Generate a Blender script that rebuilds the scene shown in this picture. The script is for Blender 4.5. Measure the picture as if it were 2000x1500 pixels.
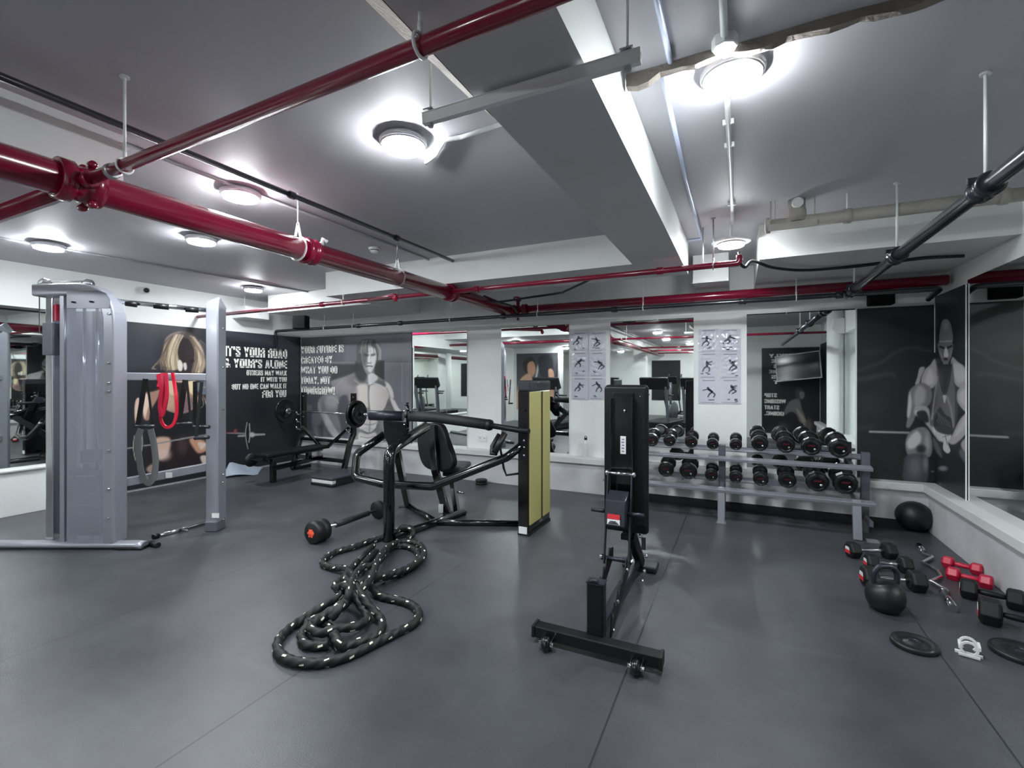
import bpy, math, random
import numpy as np
from mathutils import Vector, Matrix, Euler

for o in list(bpy.data.objects):
    bpy.data.objects.remove(o)
S = bpy.context.scene
COL = S.collection
random.seed(4)

# ---------------------------------------------------------------- camera, light, exposure
TH = math.radians(25.9)
EYE = 1.5
cam_d = bpy.data.cameras.new('camera')
cam_d.sensor_width = 36.0
cam_d.lens = 36.0 * 915 / 2000
cam_d.shift_y = -12 / 2000
cam_d.clip_start = 0.02
cam = bpy.data.objects.new('camera', cam_d)
COL.objects.link(cam)
cam.location = (0, 0, EYE)
cam.rotation_euler = (math.pi / 2, 0, TH)
S.camera = cam
S.view_settings.view_transform = 'Standard'
S.view_settings.look = 'None'
S.view_settings.gamma = 1
S.view_settings.use_curve_mapping = False
S.view_settings.exposure = 2.3
w = bpy.data.worlds.new('world')
S.world = w
w.use_nodes = True
w.node_tree.nodes['Background'].inputs[0].default_value = (0.75, 0.85, 1, 1)
w.node_tree.nodes['Background'].inputs[1].default_value = 0.3
LAMP_POWER = 62.0      # brightness of every ceiling lamp's diffuser
LAMP_COL = (0.93, 0.97, 1.0)

# measured points of the place: a direction seen in the photo put at its real distance
SN, CS = math.sin(TH), math.cos(TH)
def Q(px, py, z):
    l = (px - 1000) / 915 * z
    return Vector((-SN * z + CS * l, CS * z + SN * l, EYE - (py - 738) / 915 * z))
def fl(px, py, Z=0.0): return Q(px, py, 915 * (EYE - Z) / (py - 738))
def onY(px, py, Y): return Q(px, py, Y / (CS + SN * (px - 1000) / 915))
def onX(px, py, X): return Q(px, py, X / (-SN + CS * (px - 1000) / 915))
def pj(x, y, z):
    d = -SN * x + CS * y
    return 1000 + 915 * (CS * x + SN * y) / d, 738 - 915 * (z - EYE) / d

# ---------------------------------------------------------------- materials
def lin(v): 
    v = v / 255.0
    return v / 12.92 if v <= 0.04045 else ((v + 0.055) / 1.055) ** 2.4
def rgb(r, g=None, b=None):
    if g is None: g = b = r
    return (lin(r), lin(g), lin(b), 1)
MATS = {}
def mat(name, col, rough=0.5, metal=0.0, bump=0.0, bscale=60, var=0.0, vscale=3, emit=None, coat=0.0, spec=0.5, trans=0.0, alpha=1.0):
    m = bpy.data.materials.new(name)
    m.use_nodes = True
    nt = m.node_tree
    b = nt.nodes['Principled BSDF']
    b.inputs['Base Color'].default_value = col
    b.inputs['Roughness'].default_value = rough
    b.inputs['Metallic'].default_value = metal
    b.inputs['Specular IOR Level'].default_value = spec
    b.inputs['Coat Weight'].default_value = coat
    b.inputs['Coat Roughness'].default_value = 0.12
    b.inputs['Transmission Weight'].default_value = trans
    b.inputs['Alpha'].default_value = alpha
    tc = nt.nodes.new('ShaderNodeTexCoord')
    if var > 0:
        n = nt.nodes.new('ShaderNodeTexNoise'); n.inputs['Scale'].default_value = vscale; n.inputs['Detail'].default_value = 6
        nt.links.new(tc.outputs['Object'], n.inputs['Vector'])
        r = nt.nodes.new('ShaderNodeValToRGB')
        r.color_ramp.elements[0].position = 0.3; r.color_ramp.elements[1].position = 0.7
        r.color_ramp.elements[0].color = tuple(c * (1 - var) for c in col[:3]) + (1,)
        r.color_ramp.elements[1].color = tuple(min(1, c * (1 + var)) for c in col[:3]) + (1,)
        nt.links.new(n.outputs['Fac'], r.inputs['Fac']); nt.links.new(r.outputs['Color'], b.inputs['Base Color'])
    if bump > 0:
        n = nt.nodes.new('ShaderNodeTexNoise'); n.inputs['Scale'].default_value = bscale; n.inputs['Detail'].default_value = 4
        nt.links.new(tc.outputs['Object'], n.inputs['Vector'])
        bp = nt.nodes.new('ShaderNodeBump'); bp.inputs['Strength'].default_value = bump; bp.inputs['Distance'].default_value = 0.01
        nt.links.new(n.outputs['Fac'], bp.inputs['Height']); nt.links.new(bp.outputs['Normal'], b.inputs['Normal'])
    if emit:
        b.inputs['Emission Color'].default_value = tuple(emit[0]) + (1,)
        b.inputs['Emission Strength'].default_value = emit[1]
    MATS[name] = m
    return m
def M(n): return MATS[n]

mat('wall_paint', rgb(234, 237, 235), 0.6, bump=0.15, bscale=35, var=0.04, vscale=2)
mat('ceiling_paint', rgb(190, 189, 195), 0.55, bump=0.08, bscale=25, var=0.03, vscale=1.5)
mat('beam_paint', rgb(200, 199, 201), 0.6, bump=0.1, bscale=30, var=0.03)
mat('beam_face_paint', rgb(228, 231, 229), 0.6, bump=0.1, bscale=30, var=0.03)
mat('plaster_shaded', rgb(132, 124, 116), 0.85, bump=0.8, bscale=45, var=0.2, vscale=14)  # brownish lip plaster, with the shade on its face darkened into the colour
mat('mark_red', rgb(96, 22, 34), 0.5)
mat('stack_dark', rgb(40, 43, 52), 0.4)
mat('plaster_rough', rgb(196, 188, 176), 0.8, bump=0.8, bscale=45, var=0.12, vscale=14)
mat('concrete_paint', rgb(196, 198, 200), 0.7, bump=0.2, bscale=20, var=0.16, vscale=2.6)
mat('ledge_paint', rgb(214, 216, 214), 0.5, bump=0.08, var=0.04)
mat('red_pipe', rgb(126, 8, 48), 0.22, coat=0.5, var=0.12, vscale=4)
mat('red_thread', rgb(176, 30, 60), 0.4)
mat('black_pipe', rgb(34, 36, 44), 0.25, coat=0.5)
mat('black_cable', rgb(22, 22, 25), 0.45)
mat('grey_conduit', rgb(170, 172, 176), 0.4, var=0.05)
mat('blue_conduit', rgb(190, 200, 222), 0.35)
mat('beige_pipe', rgb(172, 168, 160), 0.5, var=0.12, vscale=9)
mat('galvanised', rgb(185, 188, 190), 0.35, metal=0.8, var=0.1, vscale=20)
mat('white_steel', rgb(232, 235, 235), 0.4)
mat('mirror_glass', (0.86, 0.9, 0.88, 1), 0.015, metal=1.0)
mat('mirror_edge', rgb(150, 165, 160), 0.3)
mat('lamp_grey', rgb(176, 176, 180), 0.5)
mat('chrome', rgb(215, 218, 222), 0.12, metal=1.0)
mat('silver_paint', rgb(150, 153, 162), 0.32, metal=0.35, coat=0.3)
mat('silver_dark', rgb(104, 107, 116), 0.35, metal=0.3)
mat('black_gloss', rgb(9, 10, 12), 0.18, coat=0.7)
mat('black_satin', rgb(17, 18, 21), 0.45, spec=0.35)
mat('speaker_black', rgb(18, 18, 20), 0.85, spec=0.15)
mat('black_matt', rgb(14, 15, 17), 0.6, bump=0.1, bscale=200)
mat('vinyl', rgb(12, 12, 14), 0.42, spec=0.35, bump=0.12, bscale=120)
mat('vinyl_grey', rgb(56, 59, 67), 0.45)
mat('foam_grip', rgb(34, 38, 39), 0.6, bump=0.2, bscale=150)
mat('rubber', rgb(20, 21, 23), 0.45, bump=0.15, bscale=160)
mat('rubber_gloss', rgb(14, 14, 16), 0.28, coat=0.2)
mat('iron', rgb(24, 26, 28), 0.4, var=0.2, vscale=30)
mat('steel_dark', rgb(52, 55, 64), 0.35, metal=0.5)
mat('gold_panel', rgb(198, 190, 124), 0.4, metal=0.15, var=0.07, vscale=2)
mat('cap_grey', rgb(52, 55, 62), 0.5)
mat('orange', rgb(240, 92, 62), 0.4)
mat('hot_red', rgb(196, 22, 62), 0.35)
mat('band_red', rgb(214, 28, 58), 0.4)
mat('band_grey', rgb(98, 102, 102), 0.6)
mat('label_white', rgb(228, 230, 230), 0.5)
mat('label_red', rgb(206, 46, 58), 0.45)
mat('ink', rgb(40, 42, 52), 0.6)
mat('ink_mid', rgb(88, 91, 104), 0.6)
mat('ink_grey', rgb(120, 124, 140), 0.6)
mat('letter_white', rgb(246, 246, 240), 0.5)
mat('white_plastic', rgb(226, 228, 228), 0.4)
mat('mat_blue', rgb(150, 162, 176), 0.6)
mat('mat_under', rgb(28, 30, 36), 0.7)
mat('light_diffuser', rgb(250), 0.4, emit=(LAMP_COL, LAMP_POWER))
mat('screen', rgb(24, 24, 30), 0.15)
mat('green_panel', rgb(170, 175, 95), 0.5)
mat('tv_edge', rgb(190, 192, 196), 0.3)

def m_floor():
    m = mat('rubber_floor', rgb(72, 74, 79), 0.36)
    nt = m.node_tree; b = nt.nodes['Principled BSDF']; L = nt.links.new
    g = nt.nodes.new('ShaderNodeNewGeometry')
    n1 = nt.nodes.new('ShaderNodeTexNoise'); n1.inputs['Scale'].default_value = 1.3; n1.inputs['Detail'].default_value = 8; n1.inputs['Roughness'].default_value = 0.62
    n2 = nt.nodes.new('ShaderNodeTexNoise'); n2.inputs['Scale'].default_value = 230
    L(g.outputs['Position'], n1.inputs['Vector']); L(g.outputs['Position'], n2.inputs['Vector'])
    r = nt.nodes.new('ShaderNodeValToRGB')
    r.color_ramp.elements[0].position = 0.3; r.color_ramp.elements[0].color = rgb(56, 58, 62)
    r.color_ramp.elements[1].position = 0.72; r.color_ramp.elements[1].color = rgb(83, 86, 91)
    L(n1.outputs['Fac'], r.inputs['Fac'])
    sp = nt.nodes.new('ShaderNodeMix'); sp.data_type = 'RGBA'; sp.blend_type = 'MULTIPLY'; sp.inputs[0].default_value = 0.35
    r2 = nt.nodes.new('ShaderNodeValToRGB'); r2.color_ramp.elements[0].position = 0.35; r2.color_ramp.elements[1].position = 0.65
    r2.color_ramp.elements[0].color = (0.55, 0.55, 0.55, 1); r2.color_ramp.elements[1].color = (1.3, 1.3, 1.3, 1)
    L(n2.outputs['Fac'], r2.inputs['Fac']); L(r.outputs['Color'], sp.inputs[6]); L(r2.outputs['Color'], sp.inputs[7])
    # scuffs: pale dusty smears
    n3 = nt.nodes.new('ShaderNodeTexNoise'); n3.inputs['Scale'].default_value = 0.9; n3.inputs['Distortion'].default_value = 1.6; n3.inputs['Detail'].default_value = 5
    mp = nt.nodes.new('ShaderNodeMapping'); mp.inputs['Scale'].default_value = (1.0, 3.5, 1); mp.inputs['Rotation'].default_value = (0, 0, 0.5)
    L(g.outputs['Position'], mp.inputs['Vector']); L(mp.outputs['Vector'], n3.inputs['Vector'])
    r3 = nt.nodes.new('ShaderNodeValToRGB'); r3.color_ramp.elements[0].position = 0.58; r3.color_ramp.elements[1].position = 0.8
    L(n3.outputs['Fac'], r3.inputs['Fac'])
    k3 = nt.nodes.new('ShaderNodeMath'); k3.operation = 'MULTIPLY'; k3.inputs[1].default_value = 0.35; L(r3.outputs['Color'], k3.inputs[0])
    sc = nt.nodes.new('ShaderNodeMix'); sc.data_type = 'RGBA'; sc.inputs[7].default_value = rgb(96, 99, 104)
    L(k3.outputs[0], sc.inputs[0]); L(sp.outputs[2], sc.inputs[6])
    # seams between the rolls of matting, every 1.5 m
    sx = nt.nodes.new('ShaderNodeSeparateXYZ'); L(g.outputs['Position'], sx.inputs[0])
    a = nt.nodes.new('ShaderNodeMath'); a.operation = 'ADD'; a.inputs[1].default_value = 20.02; L(sx.outputs['X'], a.inputs[0])
    d = nt.nodes.new('ShaderNodeMath'); d.operation = 'PINGPONG'; d.inputs[1].default_value = 0.75; L(a.outputs[0], d.inputs[0])
    # 20.02 shift puts a seam at x = -2.0 (18.02 -> 0.02 mod 1.5)
    c = nt.nodes.new('ShaderNodeMath'); c.operation = 'LESS_THAN'; c.inputs[1].default_value = 0.0045; L(d.outputs[0], c.inputs[0])
    sm = nt.nodes.new('ShaderNodeMix'); sm.data_type = 'RGBA'; sm.inputs[7].default_value = rgb(32, 33, 36)
    k = nt.nodes.new('ShaderNodeMath'); k.operation = 'MULTIPLY'; k.inputs[1].default_value = 0.75; L(c.outputs[0], k.inputs[0])
    L(k.outputs[0], sm.inputs[0]); L(sc.outputs[2], sm.inputs[6]); L(sm.outputs[2], b.inputs['Base Color'])
    bp = nt.nodes.new('ShaderNodeBump'); bp.inputs['Strength'].default_value = 0.25; bp.inputs['Distance'].default_value = 0.004
    L(n2.outputs['Fac'], bp.inputs['Height']); L(bp.outputs['Normal'], b.inputs['Normal'])
m_floor()

def m_shroud():
    m = mat('frosted_shroud', rgb(190, 194, 204), 0.22, coat=0.3)
    nt = m.node_tree; b = nt.nodes['Principled BSDF']; L = nt.links.new
    t = nt.nodes.new('ShaderNodeBsdfTransparent'); t.inputs[0].default_value = (0.9, 0.92, 0.96, 1)
    x = nt.nodes.new('ShaderNodeMixShader'); x.inputs[0].default_value = 0.3
    L(t.outputs[0], x.inputs[1]); L(b.outputs[0], x.inputs[2]); L(x.outputs[0], nt.nodes['Material Output'].inputs['Surface'])
m_shroud()

def m_attr(name, rough=0.45, coat=0.0, bump=0.0):
    m = mat(name, (1, 1, 1, 1), rough, coat=coat, bump=bump, bscale=22)
    nt = m.node_tree
    a = nt.nodes.new('ShaderNodeAttribute'); a.attribute_name = 'print'
    nt.links.new(a.outputs['Color'], nt.nodes['Principled BSDF'].inputs['Base Color'])
m_attr('printed_vinyl', 0.4)
def m_lam():
    m = mat('laminated_sheet', rgb(206, 209, 220), 0.16, coat=1.0)
    m.node_tree.nodes['Principled BSDF'].inputs['Coat Roughness'].default_value = 0.08
m_lam()
def m_rope():
    m = mat('rope_black', rgb(24, 25, 28), 0.6)
    nt = m.node_tree; b = nt.nodes['Principled BSDF']; L = nt.links.new
    u = nt.nodes.new('ShaderNodeUVMap'); u.uv_map = 'UVMap'
    s = nt.nodes.new('ShaderNodeSeparateXYZ'); L(u.outputs[0], s.inputs[0])
    def mth(op, a, bb):
        n = nt.nodes.new('ShaderNodeMath'); n.operation = op
        for i, q in enumerate((a, bb)):
            if q is None: continue
            if isinstance(q, (int, float)): n.inputs[i].default_value = q
            else: L(q, n.inputs[i])
        return n.outputs[0]
    # u = length in metres, v = turns around; flecks follow the lay of the strands
    along = mth('FRACT', mth('MULTIPLY', s.outputs[0], 8.5), None)
    ph = mth('FRACT', mth('SUBTRACT', mth('MULTIPLY', s.outputs[1], 3.0), mth('MULTIPLY', s.outputs[0], 4.25)), None)
    c = mth('MULTIPLY', mth('LESS_THAN', along, 0.2), mth('LESS_THAN', ph, 0.2))
    x = nt.nodes.new('ShaderNodeMix'); x.data_type = 'RGBA'; x.inputs[6].default_value = rgb(20, 21, 23); x.inputs[7].default_value = rgb(225, 225, 205)
    L(c, x.inputs[0]); L(x.outputs[2], b.inputs['Base Color'])
m_rope()

# ---------------------------------------------------------------- mesh builder
def fillet(pts, r, n=6):
    pts = [Vector(p) for p in pts]
    out = [pts[0]]
    for i in range(1, len(pts) - 1):
        a, b, c = pts[i - 1], pts[i], pts[i + 1]
        u = (a - b); v = (c - b)
        lu, lv = u.length, v.length
        u.normalize(); v.normalize()
        ang = u.angle(v)
        if ang > 3.1: out.append(b); continue
        t = min(r / math.tan(ang / 2), lu * 0.48, lv * 0.48)
        p0, p1 = b + u * t, b + v * t
        for k in range(n + 1):
            s = k / n
            out.append(p0 * (1 - s) ** 2 + b * 2 * s * (1 - s) + p1 * s * s)
    out.append(pts[-1])
    return out
def spline(pts, n=8, closed=False):
    pts = [Vector(p) for p in pts]
    N = len(pts); out = []
    rng = range(N) if closed else range(N - 1)
    for i in rng:
        p0 = pts[(i - 1) % N] if (closed or i > 0) else pts[0] * 2 - pts[1]
        p1 = pts[i]; p2 = pts[(i + 1) % N]
        p3 = pts[(i + 2) % N] if (closed or i + 2 < N) else p2 * 2 - p1
        for k in range(n):
            t = k / n
            out.append(0.5 * ((2 * p1) + (p2 - p0) * t + (2 * p0 - 5 * p1 + 4 * p2 - p3) * t * t + (3 * p1 - p0 - 3 * p2 + p3) * t ** 3))
    if not closed: out.append(pts[-1])
    return out

def _glyphs():
    R = lambda a, b, c, d: [(a, b), (c, b), (c, d), (a, d)]
    st, t = .39, .19
    Lf = R(0, .09, st, .91); Rt = R(1 - st, .09, 1, .91)
    TOP = [(0, .91), (.16, 1), (.84, 1), (1, .91), (1, 1 - t), (0, 1 - t)]
    BOT = [(0, .09), (.16, 0), (.84, 0), (1, .09), (1, t), (0, t)]
    FL = R(0, 0, st, 1); FR = R(1 - st, 0, 1, 1)
    U = .56
    g = {
     'I': (.24, [R(0, 0, 1, 1)]), "'": (.2, [R(0, .66, 1, 1)]), ',': (.22, [R(0, 0, 1, .17), [(.35, 0), (1, 0), (.3, -.14)]]), '.': (.22, [R(0, 0, 1, .17)]),
     '!': (.24, [R(0, 0, 1, .17), [(0, 1), (1, 1), (.8, .24), (.2, .24)]]),
     'T': (.52, [R(0, 1 - t, 1, 1), R(.3, 0, .7, 1)]),
     'O': (U, [Lf, Rt, TOP, BOT]), 'Q': (U, [Lf, Rt, TOP, BOT, [(.5, .2), (.75, .25), (1.1, -.05), (.85, -.08)]]),
     'C': (U, [Lf, TOP, BOT, R(1 - st, .62, 1, .91), R(1 - st, .09, 1, .36)]),
     'G': (U, [Lf, TOP, BOT, R(1 - st, .66, 1, .91), R(1 - st, .0, 1, .48), R(.52, .36, 1, .48)]),
     'U': (U, [R(0, .09, st, 1), R(1 - st, .09, 1, 1), BOT]),
     'D': (U, [FL, Rt, [(0, 1), (.84, 1), (1, .91), (1, 1 - t), (0, 1 - t)], [(0, 0), (.84, 0), (1, .09), (1, t), (0, t)]]),
     'L': (.46, [R(0, 0, .44, 1), R(0, 0, 1, t)]),
     'E': (.48, [R(0, 0, .42, 1), R(0, 0, 1, t), R(0, 1 - t, 1, 1), R(0, .43, .92, .58)]),
     'F': (.46, [R(0, 0, .44, 1), R(0, 1 - t, 1, 1), R(0, .43, .92, .58)]),
     'H': (U, [FL, FR, R(0, .42, 1, .59)]),
     'N': (U, [R(0, 0, .32, 1), R(.68, 0, 1, 1), [(0, 1), (.34, 1), (1, 0), (.66, 0)]]),
     'M': (.74, [R(0, 0, .24, 1), R(.76, 0, 1, 1), [(.02, 1), (.33, 1), (.62, 0), (.4, 0)], [(.98, 1), (.67, 1), (.38, 0), (.6, 0)]]),
     'W': (.84, [[(0, 1), (.24, 1), (.36, 0), (.14, 0)], [(.36, 0), (.14, 0), (.4, 1), (.6, 1)], [(.64, 0), (.86, 0), (.6, 1), (.4, 1)], [(1, 1), (.76, 1), (.64, 0), (.86, 0)]]),
     'V': (.58, [[(0, 1), (.36, 1), (.62, 0), (.32, 0)], [(1, 1), (.64, 1), (.38, 0), (.68, 0)]]),
     'A': (.6, [[(0, 0), (.34, 0), (.64, 1), (.32, 1)], [(1, 0), (.66, 0), (.36, 1), (.68, 1)], R(.2, .16, .8, .32)]),
     'Y': (.6, [[(0, 1), (.36, 1), (.68, .4), (.34, .36)], [(1, 1), (.64, 1), (.32, .4), (.66, .36)], R(.32, 0, .68, .46)]),
     'K': (.58, [R(0, 0, .35, 1), [(.3, .5), (.64, 1), (1, 1), (.6, .5)], [(.3, .5), (.6, .56), (1, 0), (.64, 0)]]),
     'X': (.58, [[(0, 0), (.36, 0), (1, 1), (.64, 1)], [(0, 1), (.36, 1), (1, 0), (.64, 0)]]),
     'R': (U, [FL, R(1 - st, .56, 1, .91), [(0, 1), (.84, 1), (1, .91), (1, 1 - t), (0, 1 - t)], R(0, .43, .9, .57), R(1 - st, 0, 1, .46)]),
     'P': (U, [FL, R(1 - st, .46, 1, .91), [(0, 1), (.84, 1), (1, .91), (1, 1 - t), (0, 1 - t)], [(0, .36), (.84, .36), (1, .46), (1, .52), (0, .52)]]),
     'B': (U, [FL, R(1 - st, .55, 1, .91), R(1 - st, .09, 1, .46), [(0, 1), (.84, 1), (1, .91), (1, 1 - t), (0, 1 - t)], [(0, 0), (.84, 0), (1, .09), (1, t), (0, t)], R(0, .43, .92, .58)]),
     'S': (.54, [TOP, BOT, R(0, .6, .37, .91), R(.63, .09, 1, .4), [(0, .62), (.37, .7), (1, .4), (.63, .32)], R(.63, .66, 1, .91), R(0, .09, .37, .34)]),
     '&': (.6, [[(.1, .8), (.25, 1), (.6, 1), (.72, .84), (.6, .6), (.3, .6)], BOT, R(0, .09, .36, .4), [(.1, .78), (.42, .8), (1, 0), (.66, 0)], [(.7, .3), (.98, .42), (.9, .1), (.7, .06)], [(0, .4), (.3, .62), (.6, .6), (.3, .36)]]),
    }
    return g
GLYPH = _glyphs()

class MB:
    def __init__(s):
        s.v = []; s.f = []; s.sm = []; s.uv = {}
    def add(s, vs, fs, smooth=False):
        o = len(s.v)
        s.v += [Vector(p) for p in vs]
        for f in fs:
            s.f.append([i + o for i in f]); s.sm.append(smooth)
        return s
    def box(s, c, d, rot=None):
        c = Vector(c); x, y, z = [q / 2 for q in d]
        vs = [Vector((a * x, b * y, e * z)) for a in (-1, 1) for b in (-1, 1) for e in (-1, 1)]
        if rot is not None:
            R = rot if isinstance(rot, Matrix) else Euler(rot).to_matrix()
            vs = [R @ q for q in vs]
        vs = [q + c for q in vs]
        return s.add(vs, [(0, 1, 3, 2), (4, 6, 7, 5), (0, 4, 5, 1), (2, 3, 7, 6), (0, 2, 6, 4), (1, 5, 7, 3)])
    def bb(s, a, b):
        a = Vector(a); b = Vector(b)
        return s.box((a + b) / 2, [abs(q) for q in (b - a)])
    def tube(s, pts, r, seg=14, cap=True, r2=None, ry=None, up=None, twist=None, uv=False, square=False):
        """sweep; r radius (or list), ry second half axis, square -> rectangular section"""
        pts = [Vector(p) for p in pts]
        n = len(pts)
        T = []
        for i in range(n):
            a = pts[max(i - 1, 0)]; b = pts[min(i + 1, n - 1)]
            d = (b - a)
            T.append(d.normalized() if d.length > 1e-9 else Vector((0, 0, 1)))
        if up is None:
            up = Vector((0, 0, 1)) if abs(T[0].z) < 0.9 else Vector((0, 1, 0))
        else: up = Vector(up)
        N = (up - T[0] * up.dot(T[0])).normalized()
        rings = []; Ls = [0]
        for i in range(n):
            if i > 0:
                Ls.append(Ls[-1] + (pts[i] - pts[i - 1]).length)
                ax = T[i - 1].cross(T[i])
                if ax.length > 1e-7:
                    N = Matrix.Rotation(T[i - 1].angle(T[i]), 3, ax.normalized()) @ N
                N = (N - T[i] * N.dot(T[i])).normalized()
            B = T[i].cross(N)
            rr = r[i] if isinstance(r, (list, tuple)) else r
            ring = []
            if square:
                h = ry if ry else rr
                c = min(rr, h) * 0.18
                prof = [(rr, h - c), (rr - c, h), (-rr + c, h), (-rr, h - c), (-rr, -h + c), (-rr + c, -h), (rr - c, -h), (rr, -h + c)]
                for (a, b2) in prof: ring.append(pts[i] + B * a + N * b2)
            else:
                for k in range(seg):
                    an = 2 * math.pi * k / seg
                    q = rr
                    if twist: q = rr * (1 + twist[0] * math.cos(3 * (an - 2 * math.pi * Ls[i] / twist[1])))
                    h = q if ry is None else ry * (q / rr)
                    ring.append(pts[i] + B * math.cos(an) * q + N * math.sin(an) * h)
            rings.append(ring)
        m = len(rings[0]); o = len(s.v)
        for ring in rings: s.v += ring
        for i in range(n - 1):
            for k in range(m):
                a = o + i * m + k; b = o + i * m + (k + 1) % m
                if uv:
                    s.uv[len(s.f)] = [(Ls[i], k / m), (Ls[i], (k + 1) / m), (Ls[i + 1], (k + 1) / m), (Ls[i + 1], k / m)]
                s.f.append([a, b, b + m, a + m]); s.sm.append(not square)
        if cap:
            s.f.append([o + k for k in range(m)][::-1]); s.sm.append(False)
            s.f.append([o + (n - 1) * m + k for k in range(m)]); s.sm.append(False)
        return s
    def bar(s, a, b, w, h, up=(0, 0, 1)):
        return s.tube([a, b], w / 2, ry=h / 2, square=True, up=up)
    def cyl(s, a, b, r, seg=20): return s.tube([a, b], r, seg)
    def lathe(s, prof, o=(0, 0, 0), ax='Z', seg=28, smooth=True, a0=0.0):
        """prof list of (radius, height)"""
        o = Vector(o); vs = []
        for (r, h) in prof:
            for k in range(seg):
                a = 2 * math.pi * k / seg + a0
                x, y = r * math.cos(a), r * math.sin(a)
                p = {'Z': (x, y, h), 'Y': (x, h, y), 'X': (h, x, y)}[ax]
                vs.append(o + Vector(p))
        fs = []
        for i in range(len(prof) - 1):
            for k in range(seg):
                a = i * seg + k; b = i * seg + (k + 1) % seg
                fs.append((a, b, b + seg, a + seg))
        base = len(s.f)
        s.add(vs, fs, smooth)
        oo = len(s.v) - len(vs)
        if prof[0][0] > 1e-6: s.f.append([oo + k for k in range(seg)]); s.sm.append(False)
        if prof[-1][0] > 1e-6: s.f.append([oo + (len(prof) - 1) * seg + k for k in range(seg)]); s.sm.append(False)
        return s
    def prism(s, pts, ext):
        """planar polygon pts (3D) extruded by vector ext"""
        pts = [Vector(p) for p in pts]; e = Vector(ext); n = len(pts)
        return s.add(pts + [p + e for p in pts], [list(range(n))[::-1], list(range(n, 2 * n))] + [(i, (i + 1) % n, n + (i + 1) % n, n + i) for i in range(n)])
    def torus(s, c, R, r, n=(0, 0, 1), seg=28, sr=10):
        n = Vector(n).normalized(); q = n.to_track_quat('Z', 'Y')
        pts = [Vector(c) + q @ Vector((R * math.cos(2 * math.pi * k / seg), R * math.sin(2 * math.pi * k / seg), 0)) for k in range(seg)]
        o = len(s.v)
        for k in range(seg):
            d = (pts[k] - Vector(c)).normalized()
            for j in range(sr):
                a = 2 * math.pi * j / sr
                s.v.append(pts[k] + d * r * math.cos(a) + n * r * math.sin(a))
        for k in range(seg):
            for j in range(sr):
                s.f.append([o + k * sr + j, o + ((k + 1) % seg) * sr + j, o + ((k + 1) % seg) * sr + (j + 1) % sr, o + k * sr + (j + 1) % sr]); s.sm.append(True)
        return s
    def text(s, string, p0, xv, yv):
        """heavy condensed capitals; p0 lower left, xv full width vector, yv full height vector"""
        polys = []; x = 0.0
        for ch in string:
            if ch == ' ': x += .3; continue
            w, ps = GLYPH[ch]
            for p in ps: polys.append([(x + a * w, b) for a, b in p])
            x += w + .055
        x -= .055
        p0 = Vector(p0); xv = Vector(xv); yv = Vector(yv)
        for p in polys:
            s.add([p0 + xv * (a / x) + yv * b for a, b in p], [list(range(len(p)))])
        return s
    def build(s, name, material, parent=None, bevel=0.0, seg=2, label=None, subsurf=0):
        me = bpy.data.meshes.new(name)
        off = Vector((0, 0, 0)); p = parent
        while p is not None:
            off += p.location; p = p.parent
        me.from_pydata([v - off for v in s.v], [], s.f)
        me.polygons.foreach_set('use_smooth', s.sm)
        if s.uv:
            ul = me.uv_layers.new(name='UVMap')
            for pi, c in s.uv.items():
                for k, li in enumerate(me.polygons[pi].loop_indices): ul.data[li].uv = c[k]
        me.update()
        me.materials.append(M(material) if isinstance(material, str) else material)
        o = bpy.data.objects.new(name, me); COL.objects.link(o)
        if parent: o.parent = parent
        if bevel > 0:
            b = o.modifiers.new('bevel', 'BEVEL'); b.width = bevel; b.segments = seg; b.limit_method = 'ANGLE'; b.angle_limit = 0.7
        if subsurf:
            b = o.modifiers.new('subsurf', 'SUBSURF'); b.levels = subsurf; b.render_levels = subsurf
        if label: o['label'] = label
        return o

def thing(name, label, cat, loc=(0, 0, 0), group=None):
    o = bpy.data.objects.new(name, None); COL.objects.link(o)
    o.empty_display_size = 0.1
    o.location = loc; o['label'] = label; o['category'] = cat
    if group: o['group'] = group
    return o
def tag(o, label, cat, group=None):
    o['label'] = label; o['category'] = cat
    if group: o['group'] = group
    return o
def struct(o):
    o['kind'] = 'structure'; return o
def copy_tree(o, parent=None):
    c = o.copy(); COL.objects.link(c); c.parent = parent
    for ch in list(o.children): copy_tree(ch, c)
    return c

# ---------------------------------------------------------------- the room shell
XL, XR, YB, YF = -7.2, 1.75, 6.0, -7.6
ZC = 2.78
RY = -1.3                      # short wall behind the photographer on the right
struct(MB().bb((XL - .3, YF - .2, -0.1), (XR + .3, YB + .3, 0)).build('floor', 'rubber_floor'))
struct(MB().bb((XL - .3, YF - .2, ZC), (XR + .3, YB + .3, ZC + .15)).build('ceiling', 'ceiling_paint'))
struct(MB().bb((XL - .3, YB, 0), (XR + .3, YB + .2, ZC)).build('wall_back', 'wall_paint'))
struct(MB().bb((XL - .2, YF, 0), (XL, YB, ZC)).build('wall_left', 'wall_paint'))
struct(MB().bb((XR, RY - .2, 0), (XR + .2, YB, ZC)).build('wall_right', 'wall_paint'))
struct(MB().bb((-0.15, RY - .2, 0), (XR, RY, ZC)).build('wall_front', 'wall_paint'))
struct(MB().bb((XL, -3.2, 0), (-5.42, -3.0, ZC)).build('wall_front_left', 'wall_paint'))
struct(MB().bb((XL - .2, YF - .2, 0), (XR + .2, YF, ZC)).build('wall_rear', 'wall_paint'))
struct(MB().bb((-0.15, YF, 0), (0.05, RY - .2, ZC)).build('wall_rear_right', 'wall_paint'))
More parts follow.
